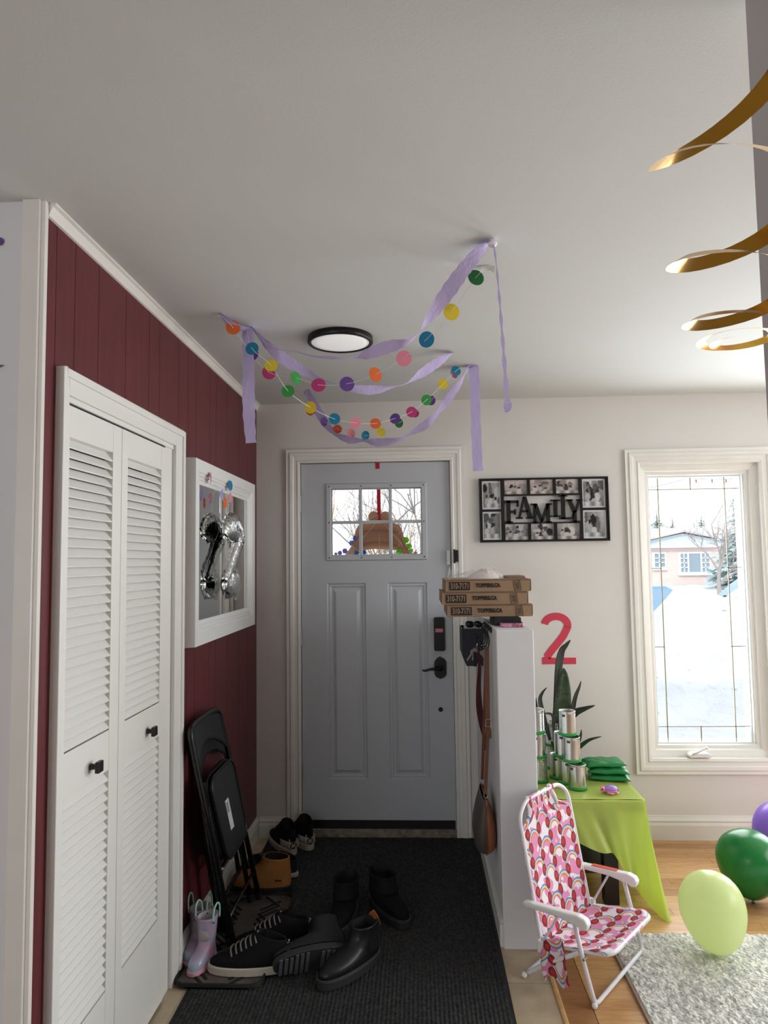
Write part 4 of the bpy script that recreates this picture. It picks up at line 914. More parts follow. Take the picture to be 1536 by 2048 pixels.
# ---- balloons on the floor
def balloon(name, top, tail, r, m_, lab):
    top, tail = Vector(top), Vector(tail); ax_ = (top-tail); L = ax_.length; M = ax_.to_track_quat('Z', 'Y').to_matrix().to_4x4()
    t = thing(name, tuple(tail), lab, 'balloon', 'party balloons on the floor')
    prof = []
    for i in range(25):
        k = i/24; th = PI*k; z = L*.5*(1-math.cos(th)); rr = r*math.sin(th)*(1-.16*math.cos(th)**1)*(1 if k > .12 else .9+.1*k/.12)
        prof.append((max(rr, .004 if i == 0 else 0), z))
    MB().lathe(prof, tail, 32, M=M).build('balloon_skin', m_, t, smooth=True)
    MB().lathe([(.002, .003), (.006, -.003), (.003, -.006), (.009, -.013), (.010, -.013)], tail, 12, M=M).build('knot', m_, t, smooth=True)
def latex(n, c, tr=.3): return mat(n, c, .26, transl=tr, coat=.1)
lg = latex('pale_lime_latex', (230, 240, 186), .5); gd = latex('dark_green_latex', (30, 132, 62), .3); pu = latex('purple_latex', (160, 122, 224), .35); rd = latex('red_latex', (196, 70, 70), .3)
balloon('balloon', (1.052, -1.16, .318), (1.112, -1.12, .022), .116, lg, 'pale lime green balloon nearest the camera, standing on the rug edge')
balloon('balloon', (1.425, -.66, .300), (1.425, -.70, .016), .131, gd, 'dark green balloon on the wood floor behind the lime one')
balloon('balloon', (1.76, -.32, .30), (1.66, -.46, .04), .125, pu, 'purple balloon cut by the right frame edge')
balloon('balloon', (1.74, -.88, .20), (1.57, -.80, .03), .105, rd, 'red balloon whose edge shows below the purple one at the frame edge')

# ---- shaggy rug
rugm = mat('grey_shag_rug', (236, 233, 224), .95, two=(176, 178, 174), vscale=60, stretch=(1, .45, 1))
m = MB(); rx0, ry1 = .722, -.972
def rugz(x, y_): return .013+.002*math.sin(x*170+math.sin(y_*90)*2)*math.sin(y_*210+x*40)+random.uniform(-.0028, .0028)
nx, ny = 300, 260; rows = []
for i in range(nx+1):
    r_ = []
    for j in range(ny+1):
        x = rx0+.018*math.sin(0)+i*(2.45-rx0)/nx; y_ = ry1-j*1.35/ny
        ed = i in (0, nx) or j in (0, ny); r_.append((x+(0 if ed else random.uniform(-.002, .002)), y_+(0 if ed else random.uniform(-.002, .002)), .001 if ed else rugz(x, y_)))
    rows.append(r_)
m.grid(rows); tag(m.build('rug', rugm, smooth=False, fix=False), 'light grey shaggy rug on the wood floor at lower right', 'rug')
rg = C.objects['rug']; ROOTM['rug'] = Matrix.Translation(rg.location)
MB().box(rx0-.006, rx0+.004, ry1-1.35, ry1, .0008, .010).build('side_binding', mat('rug_binding', (150, 132, 118), .9), rg)

# ---- ribbed hall mat
mm = mat('charcoal_ribbed_carpet', (68, 68, 68), .95, two=(46, 46, 47), vscale=90, bump=.8, bscale=260, bdist=.002, spec=.1)
mx0, mx1, my0_, my1_ = -.842, .292, -2.70, -.012
t = thing('hall_mat', (-.27, -1.3, 0), 'long charcoal ribbed hall mat running to the front door', 'mat')
m = MB(); n = 150; rows = []
for i in range(n+1):
    x = mx0+.012+(mx1-mx0-.024)*i/n; z = .0075 if i % 2 else .0048
    rows.append([(x-.0022, my0_+.008, z), (x-.0022, my1_-.008, z)]); rows.append([(x+.0022, my0_+.008, z), (x+.0022, my1_-.008, z)])
m.grid(rows).build('ribbed_pile', mm, t, fix=False)
MB().box(mx0, mx1, my0_, my1_, .0004, .0042).build('rubber_backing', mat('black_rubber', (20, 20, 21), .6), t, bevel=.001)

# ---- boot tray
RUB = mat('wet_rubber_tray', (104, 96, 90), .28, two=(70, 64, 60), vscale=10, bump=.3, bscale=30, bdist=.003)
bx0, bx1, by0, by1, bz = -.898, -.578, -1.378, -.690, .0088
t = thing('boot_tray', (-.74, -1.03, bz), 'dark rubber boot tray with raised slanted ridges along the maroon wall', 'tray')
base = rrect(bx0, bx1, by0, by1, .045, 5)
MB().prism(base, bz, bz+.004, lambda u, d, v: Vector((u, v, d))).build('tray_base', RUB, t)
n = len(base); rows = []
cxm, cym = (bx0+bx1)/2, (by0+by1)/2
for k, z in ((1, 0), (1.0, .014), (.992, .017), (.975, .016), (.965, .004)):
    rows.append([(cxm+(u-cxm)*(1-(1-k)*1.5), cym+(v-cym)*(1-(1-k)*.7), bz+z) for u, v in base])
MB().grid(rows, False, True).build('rim', BLACKM, t, smooth=True)
for i in range(2):
    for j in range(17):
        x = bx0+.075+.155*i; y_ = by0+.05+j*.038
        if y_ > by1-.05: continue
        an = (.85 if (i+j//3) % 2 else -.85)
        MB().box(-.055, .055, -.004, .004, 0, .005, Matrix.Translation((x, y_, bz+.0035)) @ Matrix.Rotation(an, 4, 'Z')).build('ridge', BLACKM, t)

# ---- folded black chairs leaning on the maroon wall
CH_B = mat('black_chair_enamel', (14, 15, 16), .33); CH_V = mat('black_chair_panel', (30, 31, 33), .42, bump=.2, bscale=120, bdist=.0008)
def folded_chair(yc, xfoot, xtop, hgt, lab, sticker, lean=.175):
    # local frame: u along the wall (Y), v up the leaning chair, n away from the wall
    foot = Vector((xfoot, yc, .0178)); top = Vector((xtop, yc-lean, hgt)); vv_ = (top-foot).normalized(); Lc = (top-foot).length; uu_ = Vector((0, 1, 0)); nn_ = uu_.cross(vv_).normalized()
    if nn_.x < 0: nn_ = -nn_
    def Q(u, v, n_): return foot+uu_*u+vv_*v*Lc/.93+nn_*n_
    t = thing('folding_chair', tuple(foot), lab, 'chair', 'folded black chairs leaning on the wall')
    MB().tube(bent([Q(-.205, .0, 0), Q(-.200, .70, 0), Q(-.190, .915, 0), Q(-.11, .93, 0), Q(.11, .93, 0), Q(.190, .915, 0), Q(.200, .70, 0), Q(.205, .0, 0)], .055), .0115, 10).build('frame', CH_B, t, smooth=True)
    MB().tube(bent([Q(-.172, .012, -.028), Q(-.178, .40, -.024), Q(-.17, .60, -.018)], .02), .0105, 10).build('rear_leg', CH_B, t, smooth=True)
    MB().tube(bent([Q(.172, .012, -.028), Q(.178, .40, -.024), Q(.17, .60, -.018)], .02), .0105, 10).build('rear_leg', CH_B, t, smooth=True)
    for u, v, n_ in ((-.205, -.004, 0), (.205, -.004, 0), (-.172, .008, -.028), (.172, .008, -.028)): MB().tube([Q(u, v, n_), Q(u, v+.032, n_)], .0145, 10).build('foot_cap', BLACKM, t)
    # backrest: curved panel with an arched lower edge
    rows = []
    for i in range(17):
        u = -.185+.37*i/16; k = abs(u)/.185; lo = .820-.085*k**2.2; hi = .925-.030*k**4
        rows.append([Q(u, lerp(lo, hi, j/6), .004-.018*(1-k*k)) for j in range(7)])
    MB().grid(rows).build('backrest', CH_V, t, smooth=True, solid=.006)
    for nm, a, mt, n0, n1 in (('seat_pan', rrect(-.160, .160, .340, .700, .06, 6), CH_V, .016, .026), ('seat_pad', rrect(-.164, .164, .335, .707, .065, 6), CH_B, -.010, .012)):
        MB().prism([(u*(1+.10*(v-.55)), v) for u, v in a], n0, n1, lambda u, d, v: Q(u, v, d)).build(nm, mt, t, bevel=.004)
    rim = [(u*(1+.10*(v-.55)), v) for u, v in rrect(-.158, .158, .342, .698, .058, 6)]
    MB().tube([Q(u, v, .026) for u, v in rim], .006, 7, closed=True).build('seat_rim', CH_B, t, smooth=True)
    for v, n_ in ((.13, 0), (.30, -.024)): MB().tube([Q(-.2 if n_ == 0 else -.176, v, n_), Q(.2 if n_ == 0 else .176, v, n_)], .0075, 8).build('cross_bar', CH_B, t, smooth=True)
    for s_ in (-1, 1):
        MB().tube([Q(s_*.186, .60, .01), Q(s_*.186, .31, .004)], .005, 6, flat=.5).build('fold_link', CH_B, t)
        MB().ball(Q(s_*.190, .335, .012), .008, 8, 6).build('rivet', STEEL, t)
    if sticker:
        st = MB().prism([(-.045, .435), (.002, .435), (.002, .565), (-.045, .565)], .0262, .0268, lambda u, d, v: Q(u, v, d)).build('sticker', mat('white_sticker', (206, 206, 206), .5), t)
        for i in range(9):
            v = .512+.005*i; MB().prism([(-.040, v), (-.014, v), (-.014, v+.0018+.0012*(i % 3 == 0)), (-.040, v+.0018+.0012*(i % 3 == 0))], .0268, .0271, lambda u, d, v: Q(u, v, d)).build('barcode_line', BLACKM, st)
folded_chair(-.935, -.735, -.868, .895, 'front folded black chair with a white sticker under its seat', True)
folded_chair(-.800, -.815, -.894, .800, 'rear folded black chair squeezed between the front chair and the wall', False)

# ---- footwear: stacked horizontal rings from the sole up
def egg(cx, hw, a, toe=.12, n=28):
    out = []
    for i in range(n):
        th = 2*PI*i/n; c, s_ = math.cos(th), math.sin(th)
        out.append((cx+a*c, hw*math.copysign(abs(s_)**.86, s_)*(1+toe*c)))
    return out
def shoe(name, M, L, Wd, rings, m_up, m_sole, label, group, sole_h=.028, heel=None, extras=None, lining=None, out=.004, sub=True):
    """local: +x toe, origin at the heel on the ground; rings: (z, x back, x front, half width, front lift)"""
    t = thing(name, (0, 0, 0), label, 'shoe' if 'boot' not in name else 'boot', group, M=M)
    tr = lambda p: M @ Vector(p)
    sl = []
    for z, g in ((0, .0), (.003, out), (sole_h-.004, out), (sole_h, .001)):
        sl.append([tr((x, y_, z)) for x, y_ in egg(L/2, Wd/2+g, L/2+g)])
    m = MB(); m.grid(sl, False, True); k = len(sl[0]); m.f.append(tuple(range(k))[::-1]); m.f.append(tuple(range(3*k, 4*k))); m.build('sole', m_sole, t, smooth=False, bevel=0)
    rs = spline(rings, 4); rows = []
    for z, xb, xf, hw, lift in rs:
        rows.append([tr((x, y_, z+lift*max(0, (x-xb)/(max(xf-xb, .01))))) for x, y_ in egg((xb+xf)/2, hw, (xf-xb)/2)])
    # inside wall and dark bottom
    z, xb, xf, hw, lift = rs[-1]; dp = max(.02, (z-sole_h)*.6)
    inner = []
    for f_, g in ((0, .005), (.5, .007), (1, .009)):
        inner.append([tr((x, y_, z-dp*f_+lift*(1-f_)*max(0, (x-xb)/(xf-xb)))) for x, y_ in egg((xb+xf)/2, hw-g, (xf-xb)/2-g)])
    m = MB(); m.grid(rows+[inner[0]], False, True); m.build('upper', m_up, t, smooth=True)
    m = MB(); m.grid(inner, False, True); kk = len(inner[0]); m.f.append(tuple(range(2*kk, 3*kk))); m.build('lining', lining or BLACKM, t, smooth=True)
    if extras: extras(t, tr)
    return t
def place(x, y_, z, ang): return Matrix.Translation((x, y_, z)) @ Matrix.Rotation(ang, 4, 'Z')
SN = mat('black_canvas', (20, 20, 23), .85, bump=.3, bscale=300, bdist=.0005, spec=.2); SOLEW = mat('off_white_rubber', (196, 186, 172), .6, vary=.05)
LACE = mat('dark_grey_lace', (130, 122, 118), .8); LBK = mat('black_leather', (22, 23, 25), .38, vary=.15, vscale=20, spec=.4); SOLB = mat('black_boot_sole', (38, 38, 40), .65, bump=.4, bscale=60, bdist=.001)
def snk(t, tr):
    for i in range(6):
        x = .205-.018*i; z = .077+.0095*i; MB().tube(spline([tr((x+.004, -.034, z-.014)), tr((x-.004, -.014, z+.006)), tr((x+.002, .014, z+.006)), tr((x-.006, .034, z-.014))], 3), .0032, 6).build('lace', LACE, t, smooth=True)
    MB().prism([(.075, -.024), (.13, -.024), (.13, .024), (.075, .024)], 0, .004, lambda u, d, v: tr((u, v, .132-(u-.075)*.5+d))).build('tongue', SN, t, bevel=.0015)
    MB().add([tr(p) for p in ((.086, -.012, .1285), (.104, -.012, .1205), (.104, .012, .1205), (.086, .012, .1285))], [(0, 1, 2, 3)]).build('tongue_label', mat('grey_label', (150, 150, 155), .6), t)
    MB().add([tr(p) for p in ((.165, .0475, .043), (.181, .0465, .040), (.182, .0462, .044), (.166, .0472, .047))], [(0, 1, 2, 3)]).build('side_label', MATS['grey_label'], t)
    MB().tube([tr((-.001, -.010, .045)), tr((-.003, -.010, .100))], .004, 6).tube([tr((-.001, .010, .045)), tr((-.003, .010, .100))], .004, 6).build('heel_tab', mat('heel_tab_cream', (170, 140, 130), .7), t)
sn_r = [(.026, .004, .288, .047, 0), (.040, .003, .284, .048, 0), (.050, .002, .262, .046, .0), (.060, .001, .232, .043, .0), (.074, .000, .204, .040, .004), (.086, .000, .172, .037, .012), (.097, .002, .142, .034, .022), (.106, .003, .118, .031, .032)]
g_sh = 'shoes left on the hall mat'
shoe('sneaker', place(-.505, -1.262, .0135, PI+.03), .292, .096, sn_r, SN, SOLEW, 'black canvas sneaker with thick off-white sole, nearest on the tray', g_sh, .030, extras=snk)
shoe('sneaker', place(-.452, -1.098, .0085, PI+.10), .275, .094, sn_r, SN, SOLEW, 'second black sneaker half hidden behind the white-soled one', g_sh, .028, extras=snk)
# chelsea boots
def chel(tab, elastic=True):
    def f(t, tr):
        for s_ in (-1, 1):
            if elastic: MB().grid([[tr((lerp(.045, .088, i/4), s_*(.0425-.004*j/6+.001), lerp(.060, .138, j/6))) for j in range(7)] for i in range(5)]).build('elastic_panel', SN, t, smooth=True, fix=False)
        if tab: MB().grid([[tr((.010+.002*j, .030*math.sin((i-3)/3*1.1), lerp(.125, .176-.012*abs(i-3)/3*2, j/5))) for j in range(6)] for i in range(7)]).build('heel_lining', tab, t, smooth=True, fix=False, solid=.002)
        MB().tube([tr((x, y_, .034)) for x, y_ in egg(.146, .0485, .1475)], .0016, 5, closed=True).build('welt', mat('grey_welt', (66, 66, 68), .6) if 'grey_welt' not in MATS else MATS['grey_welt'], t)
    return f
ch_r = [(.030, .004, .286, .0465, 0), (.046, .002, .285, .0475, 0), (.060, .001, .270, .046, 0), (.072, .002, .225, .043, 0), (.084, .004, .175, .041, 0), (.096, .008, .150, .041, 0), (.112, .010, .134, .041, 0), (.130, .010, .128, .042, 0), (.148, .008, .126, .043, .0)]
BRW = mat('orange_brown_lining', (160, 88, 40), .7)
def dirv(h, toe): return math.atan2(toe[1]-h[1], toe[0]-h[0])
hl, to = (-.180, -1.155), (-.372, -1.375)
shoe('ankle_boot', place(hl[0], hl[1], .0085, dirv(hl, to)), .292, .098, ch_r, LBK, SOLB, 'black leather pull-on ankle boot with brown heel lining, nearest the camera', g_sh, .032, extras=chel(BRW))
hl, to = (-.275, -.80), (-.345, -1.07)
ch_t = [(z if z < .09 else .09+(z-.09)*1.05, a, b+(.035 if z > .09 else 0), c_+(.010 if z > .08 else 0), d) for z, a, b, c_, d in ch_r]
shoe('ankle_boot', place(-.318, -.755, .0085, math.radians(-98)), .290, .098, ch_t, SN, SOLB, 'plain black ankle boot standing upright behind the brown-lined boot', g_sh, .030, extras=chel(None))
shoe('ankle_boot', place(-.228, -.715, .0085, math.radians(-58)), .290, .098, ch_t, SN, SOLB, 'black ankle boot furthest back in the middle, toe turned right', g_sh, .030, extras=chel(None))
# boot lying on its side, tread towards the camera
def tread(t, tr):
    for i in range(13):
        x = .028+i*.0195
        if 5 <= i <= 6: continue
        hw = .044*(1 if 2 < i < 10 else .80)*(.82 if i < 5 else 1)
        MB().add([tr((x+a, b, z)) for a in (-.0062, .0062) for b in (-hw, hw) for z in (-.005, .001)], [(0, 1, 3, 2), (4, 6, 7, 5), (0, 4, 5, 1), (2, 3, 7, 6), (0, 2, 6, 4), (1, 5, 7, 3)]).build('tread_bar', mat('tread_rubber', (78, 78, 80), .6) if 'tread_rubber' not in MATS else MATS['tread_rubber'], t)
Ml = Matrix.Translation((-.278, -1.222, .055)) @ Matrix.Rotation(math.radians(203), 4, 'Z') @ Matrix.Rotation(math.radians(68), 4, 'X')
shoe('ankle_boot', Ml, .285, .098, ch_r, LBK, SOLB, 'black boot lying on its side with the ridged sole facing the camera', g_sh, .024, extras=tread)
# tan boots, navy slip-on, skate shoes, dark shoes at the back
TAN = mat('tan_nubuck', (164, 108, 54), .8, vary=.1, vscale=15, bump=.4, bscale=120, bdist=.0008); NVY = mat('navy_knit', (24, 30, 46), .85)
tb_r = [(.028, .004, .284, .050, 0), (.05, .002, .282, .051, 0), (.070, .002, .262, .049, 0), (.085, .003, .205, .046, 0), (.105, .006, .165, .044, .004), (.130, .008, .140, .044, .004), (.150, .010, .130, .045, .004)]
def marks(t, tr): MB().add([tr(p) for p in ((.035, .0515, .062), (.065, .0520, .062), (.065, .0520, .069), (.035, .0515, .069))], [(0, 1, 2, 3)]).build('stamped_mark', INK, t)
shoe('work_boot', place(-.602, -.655, .0135, math.radians(177)), .285, .100, tb_r, TAN, BLACKM, 'tan nubuck work boot standing at the back of the tray', g_sh, .030, extras=marks)
lo_r = [(.022, .004, .272, .044, 0), (.036, .002, .270, .045, 0), (.048, .002, .245, .043, 0), (.058, .002, .190, .040, .004), (.068, .003, .150, .037, .012), (.076, .004, .118, .034, .018)]
shoe('slip_on_shoe', place(-.605, -.500, .0085, math.radians(155)), .275, .092, lo_r, NVY, SOLEW, 'navy slip-on shoe with pale edge just behind the tan boot', g_sh, .020)
SK = mat('grey_heel_suede', (118, 104, 92), .8)
def dc(t, tr):
    MB().tube([tr((-.0045, 0, .052)), tr((-.0015, 0, .052))], .017, 14).build('heel_badge', mat('brown_badge', (72, 54, 40), .7) if 'brown_badge' not in MATS else MATS['brown_badge'], t)
    text_mb('DC', .022, lambda u, d, v: tr((-.006-(.0004 if d > 0 else 0), -u, .052+v)), .022, bold=.0012).build('badge_letters', SOLEW, t)
    MB().tube([tr((-.003, -.022, .085)), tr((-.001, -.026, .045))], .003, 6).tube([tr((-.003, .022, .085)), tr((-.001, .026, .045))], .003, 6).build('heel_piping', SOLEW, t)
def two_tone(t, tr):
    dc(t, tr)
    rows = [[tr((x+.0, y_, z)) for x, y_ in egg(.140, .0475, .1425)[9:20]] for z in (.030, .045, .068)]
    MB().grid(rows).build('heel_panel', SOLEW, t, smooth=True, fix=False, solid=.002)
shoe('skate_shoe', place(-.588, -.205, .0085, math.radians(118)), .285, .098, [(z*1.15, *r) for z, *r in sn_r], SN, SOLEW, 'black skate shoe with cream heel and round badge, right one of the pair', g_sh, .034, extras=two_tone)
shoe('skate_shoe', place(-.665, -.265, .0085, math.radians(122)), .285, .098, [(z*1.15, *r) for z, *r in sn_r], SN, SOLEW, 'black skate shoe with cream heel and round badge, left one of the pair', g_sh, .034, extras=two_tone)
shoe('running_shoe', place(-.800, -.590, .0085, math.radians(92)), .27, .09, lo_r, mat('charcoal_mesh', (50, 50, 56), .85), BLACKM, 'charcoal mesh shoe against the maroon wall behind the folded chairs', g_sh, .022)
# children's rain boots
IR = mat('iridescent_pink_rubber', (226, 170, 200), .18, two=(178, 200, 222), vscale=9, transl=.25, coat=.5); MINT = mat('mint_rubber', (170, 222, 204), .35); IRD = mat('pink_boot_lining', (196, 190, 196), .5)
rb = [(.014, .003, .158, .032, 0), (.030, .001, .157, .033, 0), (.044, .001, .146, .031, 0), (.056, .004, .118, .029, 0), (.070, .008, .090, .029, 0), (.095, .008, .082, .031, 0), (.130, .004, .086, .035, 0), (.165, .000, .092, .038, 0)]
def hand(t, tr):
    for s_ in (-1, 1):
        MB().tube(spline([tr((.022, s_*.036, .150)), tr((.026, s_*.039, .195)), tr((.046, s_*.040, .212)), tr((.066, s_*.039, .195)), tr((.070, s_*.036, .150))], 5), .0034, 8).build('handle', MINT, t, smooth=True)
        for x in (.022, .070): MB().ball(tr((x, s_*.0395, .152)), .0035, 8, 5).build('rivet', BLACKM, t)
RBS = mat('pale_pink_sole', (216, 164, 170), .4)
shoe('rain_boot', place(-.809, -1.165, .0135, math.radians(-104)), .162, .066, rb, IR, RBS, 'shiny pink child rain boot with mint handles, right one beside the chair leg', "child's pink rain boots", .016, extras=hand, lining=IRD, out=.002)
shoe('rain_boot', place(-.866, -1.100, .0135, math.radians(-95)), .162, .066, rb, IR, RBS, 'shiny pink child rain boot with mint handles, left one by the baseboard', "child's pink rain boots", .016, extras=hand, lining=IRD, out=.002)

# ============================================================ OUTSIDE
# wreath hung on the outer side of the door by a red ribbon over the door top
YW = .10
BUR = mat('brown_burlap', (190, 146, 116), .85, transl=.25, bump=.5, bscale=60, bdist=.003)
t = thing('door_wreath', (-.22, YW, 1.50), 'brown arched wreath with bow and bright flowers hanging outside the door lite', 'wreath')
c0 = at(758, 1118, Y=YW); kx = (at(858, 1118, Y=YW)-c0).x/100
def wp(px, py, d=0): p = at(px, py, Y=YW); return (p.x, YW+d, p.z)
WO = spline([(70, 1113), (61, 1101), (54, 1090), (50, 1076), (46, 1060), (38, 1049), (18, 1044), (0, 1043)], 3); WI = spline([(50, 1113), (46, 1108), (43, 1104), (38, 1101), (30, 1100), (20, 1099), (9, 1098), (0, 1098)], 3)
for nm, k0, k1, d in (('outer_arch', 0, .42, 0), ('middle_arch', .33, .74, -.007), ('inner_arch', .66, 1, .003)):
    rows = []
    for sd in (-1, 1):
        for (ou, ov), (iu, iv) in (zip(WO, WI) if sd < 0 else list(zip(WO, WI))[::-1][1:]):
            rows.append([wp(758+sd*lerp(ou, iu, kk), lerp(ov, iv, kk), d-.009*math.sin(PI*q2)) for kk, q2 in ((k0, 0), ((k0+k1)/2, .5), (k1, 1))])
    MB().grid(rows).build(nm, BUR, t, smooth=True, fix=False, solid=.004)
for sx in (-1, 1):
    c = wp(759+sx*12, 1034, 0); MB().ball(c, (.031, .018, .034), 16, 9).build('bow_loop', BUR, t, smooth=True)
STR = mat('peach_string', (240, 190, 150), .7)
for a, b in (((726, 1077), (752, 1047)), ((770, 1050), (806, 1092)), ((759, 1068), (760, 1100)), ((705, 1092), (716, 1102)), ((795, 1072), (803, 1063)), ((797, 1094), (803, 1084)), ((740, 1038), (755, 1030))):
    MB().tube([wp(*a, -.026), wp(*b, -.026)], .0013, 5).build('tie_string', STR, t)
def flower(px, py, r, m_, d=-.006):
    c = Vector(wp(px, py, d)); m = MB()
    for i in range(6):
        a = i*PI/3; m.ball(c+Vector((math.cos(a)*r*.6, 0, math.sin(a)*r*.6)), (r*.42, r*.2, r*.42), 8, 6)
    m.ball(c, (r*.35, r*.35, r*.35), 8, 6).build('flower', m_, t, smooth=True)
FB, FP, FG, FK = mat('blue_foam', (44, 112, 206), .6, transl=.3), mat('purple_foam', (104, 60, 190), .6, transl=.3), mat('lime_foam', (150, 218, 60), .6, transl=.4), mat('rose_foam', (226, 120, 140), .6, transl=.3)
for px, py, r, m_ in ((703, 1086, .016, FB), (711, 1077, .017, FB), (714, 1106, .014, FB), (728, 1105, .014, FB), (690, 1102, .016, FP), (680, 1106, .014, FP), (672, 1108, .010, FP), (812, 1080, .019, FG), (818, 1092, .017, FG), (798, 1104, .020, FG), (822, 1101, .012, FG), (831, 1106, .011, FK)): flower(px, py, r, m_)
RR = mat('red_ribbon', (196, 24, 48), .6, transl=.25)
xr = at(757, 980, Y=.066).x
tag(MB().prism([(.008, 2.028), (.010, 2.030), (.010, 2.0645), (.0595, 2.0645), (.072, 1.92), (YW-.002, 1.74), (YW+.001, 1.74), (.074, 1.925), (.0605, 2.066), (.0085, 2.066)], xr-.011, xr+.011, lambda y_, d, z: Vector((d, y_, z))).build('hanging_ribbon', RR), 'red ribbon over the top of the front door that carries the wreath', 'ribbon')

# ground, snow bank
def gz(x, y_):
    n1 = math.sin(x*.9+1)*math.sin(y_*.7)+.5*math.sin(x*2.3+y_*1.1)+.3*math.sin(x*5.1-y_*3.7)
    cr = 1.15+.04*math.sin(x*2.7)-.42*math.exp(-((x-3.30)/.30)**2)+.10*math.exp(-((x-3.93)/.17)**2)-.12*math.exp(-((x-4.42)/.13)**2)+.07*math.exp(-((x-4.95)/.3)**2)
    b = cr/(1+math.exp(-(y_-4.95)*2.6))*(1 if y_ < 6.5 else math.exp(-((y_-6.5)/1.1)**2))
    k = min(1, max(0, (y_-2.5)/2))
    return -.32+(b+.0)*1.18+.05*n1*k*(1 if y_ < 9 else .3)+(.022*math.sin(x*13+y_*5)*math.sin(y_*17-x*3))*k
m = MB(); rows = []
for i in range(151):
    x = -14+i*.24 if i < 151 else 0; ys = [.75+.075*j for j in range(100)]+[8.3+.6*j for j in range(12)]+[16+4*j for j in range(24)]
    rows.append([(x*(1 if y_ < 9 else 1+(y_-9)*.06), y_, gz(x, y_)) for y_ in ys])
m.grid(rows); struct(m.build('ground', SNOW, smooth=True, fix=False))
rr_ = random.Random(5)
LUMP = mat('dirty_snow_lump', (206, 204, 200), .85)
m = MB()
for i in range(30):
    x = rr_.uniform(2.6, 4.8); y_ = rr_.uniform(4.0, 5.9); r = rr_.uniform(.008, .026); m.ball((x, y_, gz(x, y_)), (r*1.5, r, r*.8), 7, 5)
tag(m.build('snow_crumbs', LUMP), 'small grey ice lumps scattered over the snowbank', 'snow'); C.objects['snow_crumbs']['kind'] = 'stuff'
# parked cars behind the bank
def car(x, y_, rz, lab, colr):
    M = Matrix.Translation((x, y_, -.50)) @ Matrix.Rotation(rz, 4, 'Z'); tr = lambda u, d, v: M @ Vector((u, d, v))
    t = thing('parked_car', (0, 0, 0), lab, 'car', M=M)
    P = mat('car_paint_'+colr[0], colr[1], .3, coat=.5)
    body = [(-2.15, .32), (-2.2, .62), (-2.05, .86), (-1.3, .93), (1.0, .93), (1.9, .80), (2.15, .62), (2.15, .32)]
    MB().prism(body, -.86, .86, tr).build('body', P, t, bevel=.05)
    rows = []
    for k, z in ((0, .92), (.5, 1.20), (1, 1.42)):
        rows.append([tr(u, d, z) for u, d in ((-1.75+.55*k, -.80+.18*k), (1.05-.75*k, -.80+.18*k), (1.05-.75*k, .80-.18*k), (-1.75+.55*k, .80-.18*k))])
    MB().grid(rows, False, True).build('windows', mat('car_glass_'+colr[0], (130, 160, 186), .1), t)
    MB().prism([(-1.22, 1.40), (.33, 1.40), (.25, 1.46), (-1.12, 1.46)], -.63, .63, tr).build('roof', P, t, bevel=.03)
    for u in (-1.35, 1.35):
        for d in (-.84, .84): MB().lathe([(0, -.1), (.2, -.1), (.31, -.09), (.32, 0), (.31, .09), (.2, .1), (0, .1)], tr(u, d, .32), 18, 'y', Matrix.Rotation(rz, 3, 'Z').to_4x4()).build('wheel', BLACKM, t)
car(4.5, 10.6, .12, 'blue parked car behind the left dip of the snowbank', ('blue', (130, 172, 210)))
car(10.4, 16.0, .05, 'dark teal parked car behind the right side of the snowbank', ('teal', (120, 156, 170)))
# brick house across the street
BR = bpy.data.materials.new('pink_brick'); BR.use_nodes = True; q = NT(BR); bk = q.n('TexBrick'); q.l(q.scaled(q.coord(), (1, 1, 1)), bk.inputs['Vector']) 
cbn = q.n('CombineXYZ'); sp = q.n('SeparateXYZ'); q.l(q.coord(), sp.inputs[0]); q.l(sp.outputs[0], cbn.inputs[0]); q.l(sp.outputs[2], cbn.inputs[1]); q.l(cbn.outputs[0], bk.inputs['Vector'])
bk.inputs['Scale'].default_value = 1; bk.inputs['Brick Width'].default_value = .24; bk.inputs['Row Height'].default_value = .08; bk.inputs['Mortar Size'].default_value = .008
bk.inputs['Color1'].default_value = (*lin((226, 200, 192)), 1); bk.inputs['Color2'].default_value = (*lin((232, 210, 202)), 1); bk.inputs['Mortar'].default_value = (*lin((220, 212, 206)), 1); q.l(bk.outputs[0], q.b.inputs['Base Color']); q.b.inputs['Roughness'].default_value = .9
ROOF = mat('grey_pink_shingle', (202, 194, 192), .9); SID = mat('pale_gable_siding', (206, 216, 222), .7); WTR = mat('white_window_trim', (232, 238, 244), .6); WGL = mat('dark_window_glass', (150, 168, 180), .15)
HY = 45
t = thing('brick_house', (18, HY, -.3), 'pink brick bungalow with gabled front across the street', 'building')
MB().box(14.6, 21.6, HY, HY+7, -.6, 2.3).build('front_wing_wall', BR, t)
MB().box(12.0, 27.0, HY+2.5, HY+9, -.6, 2.2).build('main_wall', BR, t)
MB().prism([(14.0, 2.32), (22.4, 2.32), (18.2, 3.17)], HY-.1, HY, lambda u, d, v: Vector((u, d, v))).build('gable', SID, t)
MB().prism([(13.8, 2.30), (18.2, 3.25), (22.6, 2.30), (22.6, 2.42), (18.2, 3.38), (13.8, 2.42)], HY-.5, HY+6).build('gable_roof', ROOF, t)
MB().box(13.9, 22.5, HY-.45, HY, 2.18, 2.34).build('fascia', WTR, t)
MB().prism([(HY+1.9, 2.2), (HY+5.7, 3.62), (HY+9.6, 2.2), (HY+9.6, 2.32), (HY+5.7, 3.78), (HY+1.9, 2.32)], 11.6, 27.4, lambda u, d, v: Vector((d, u, v))).build('main_roof', ROOF, t)
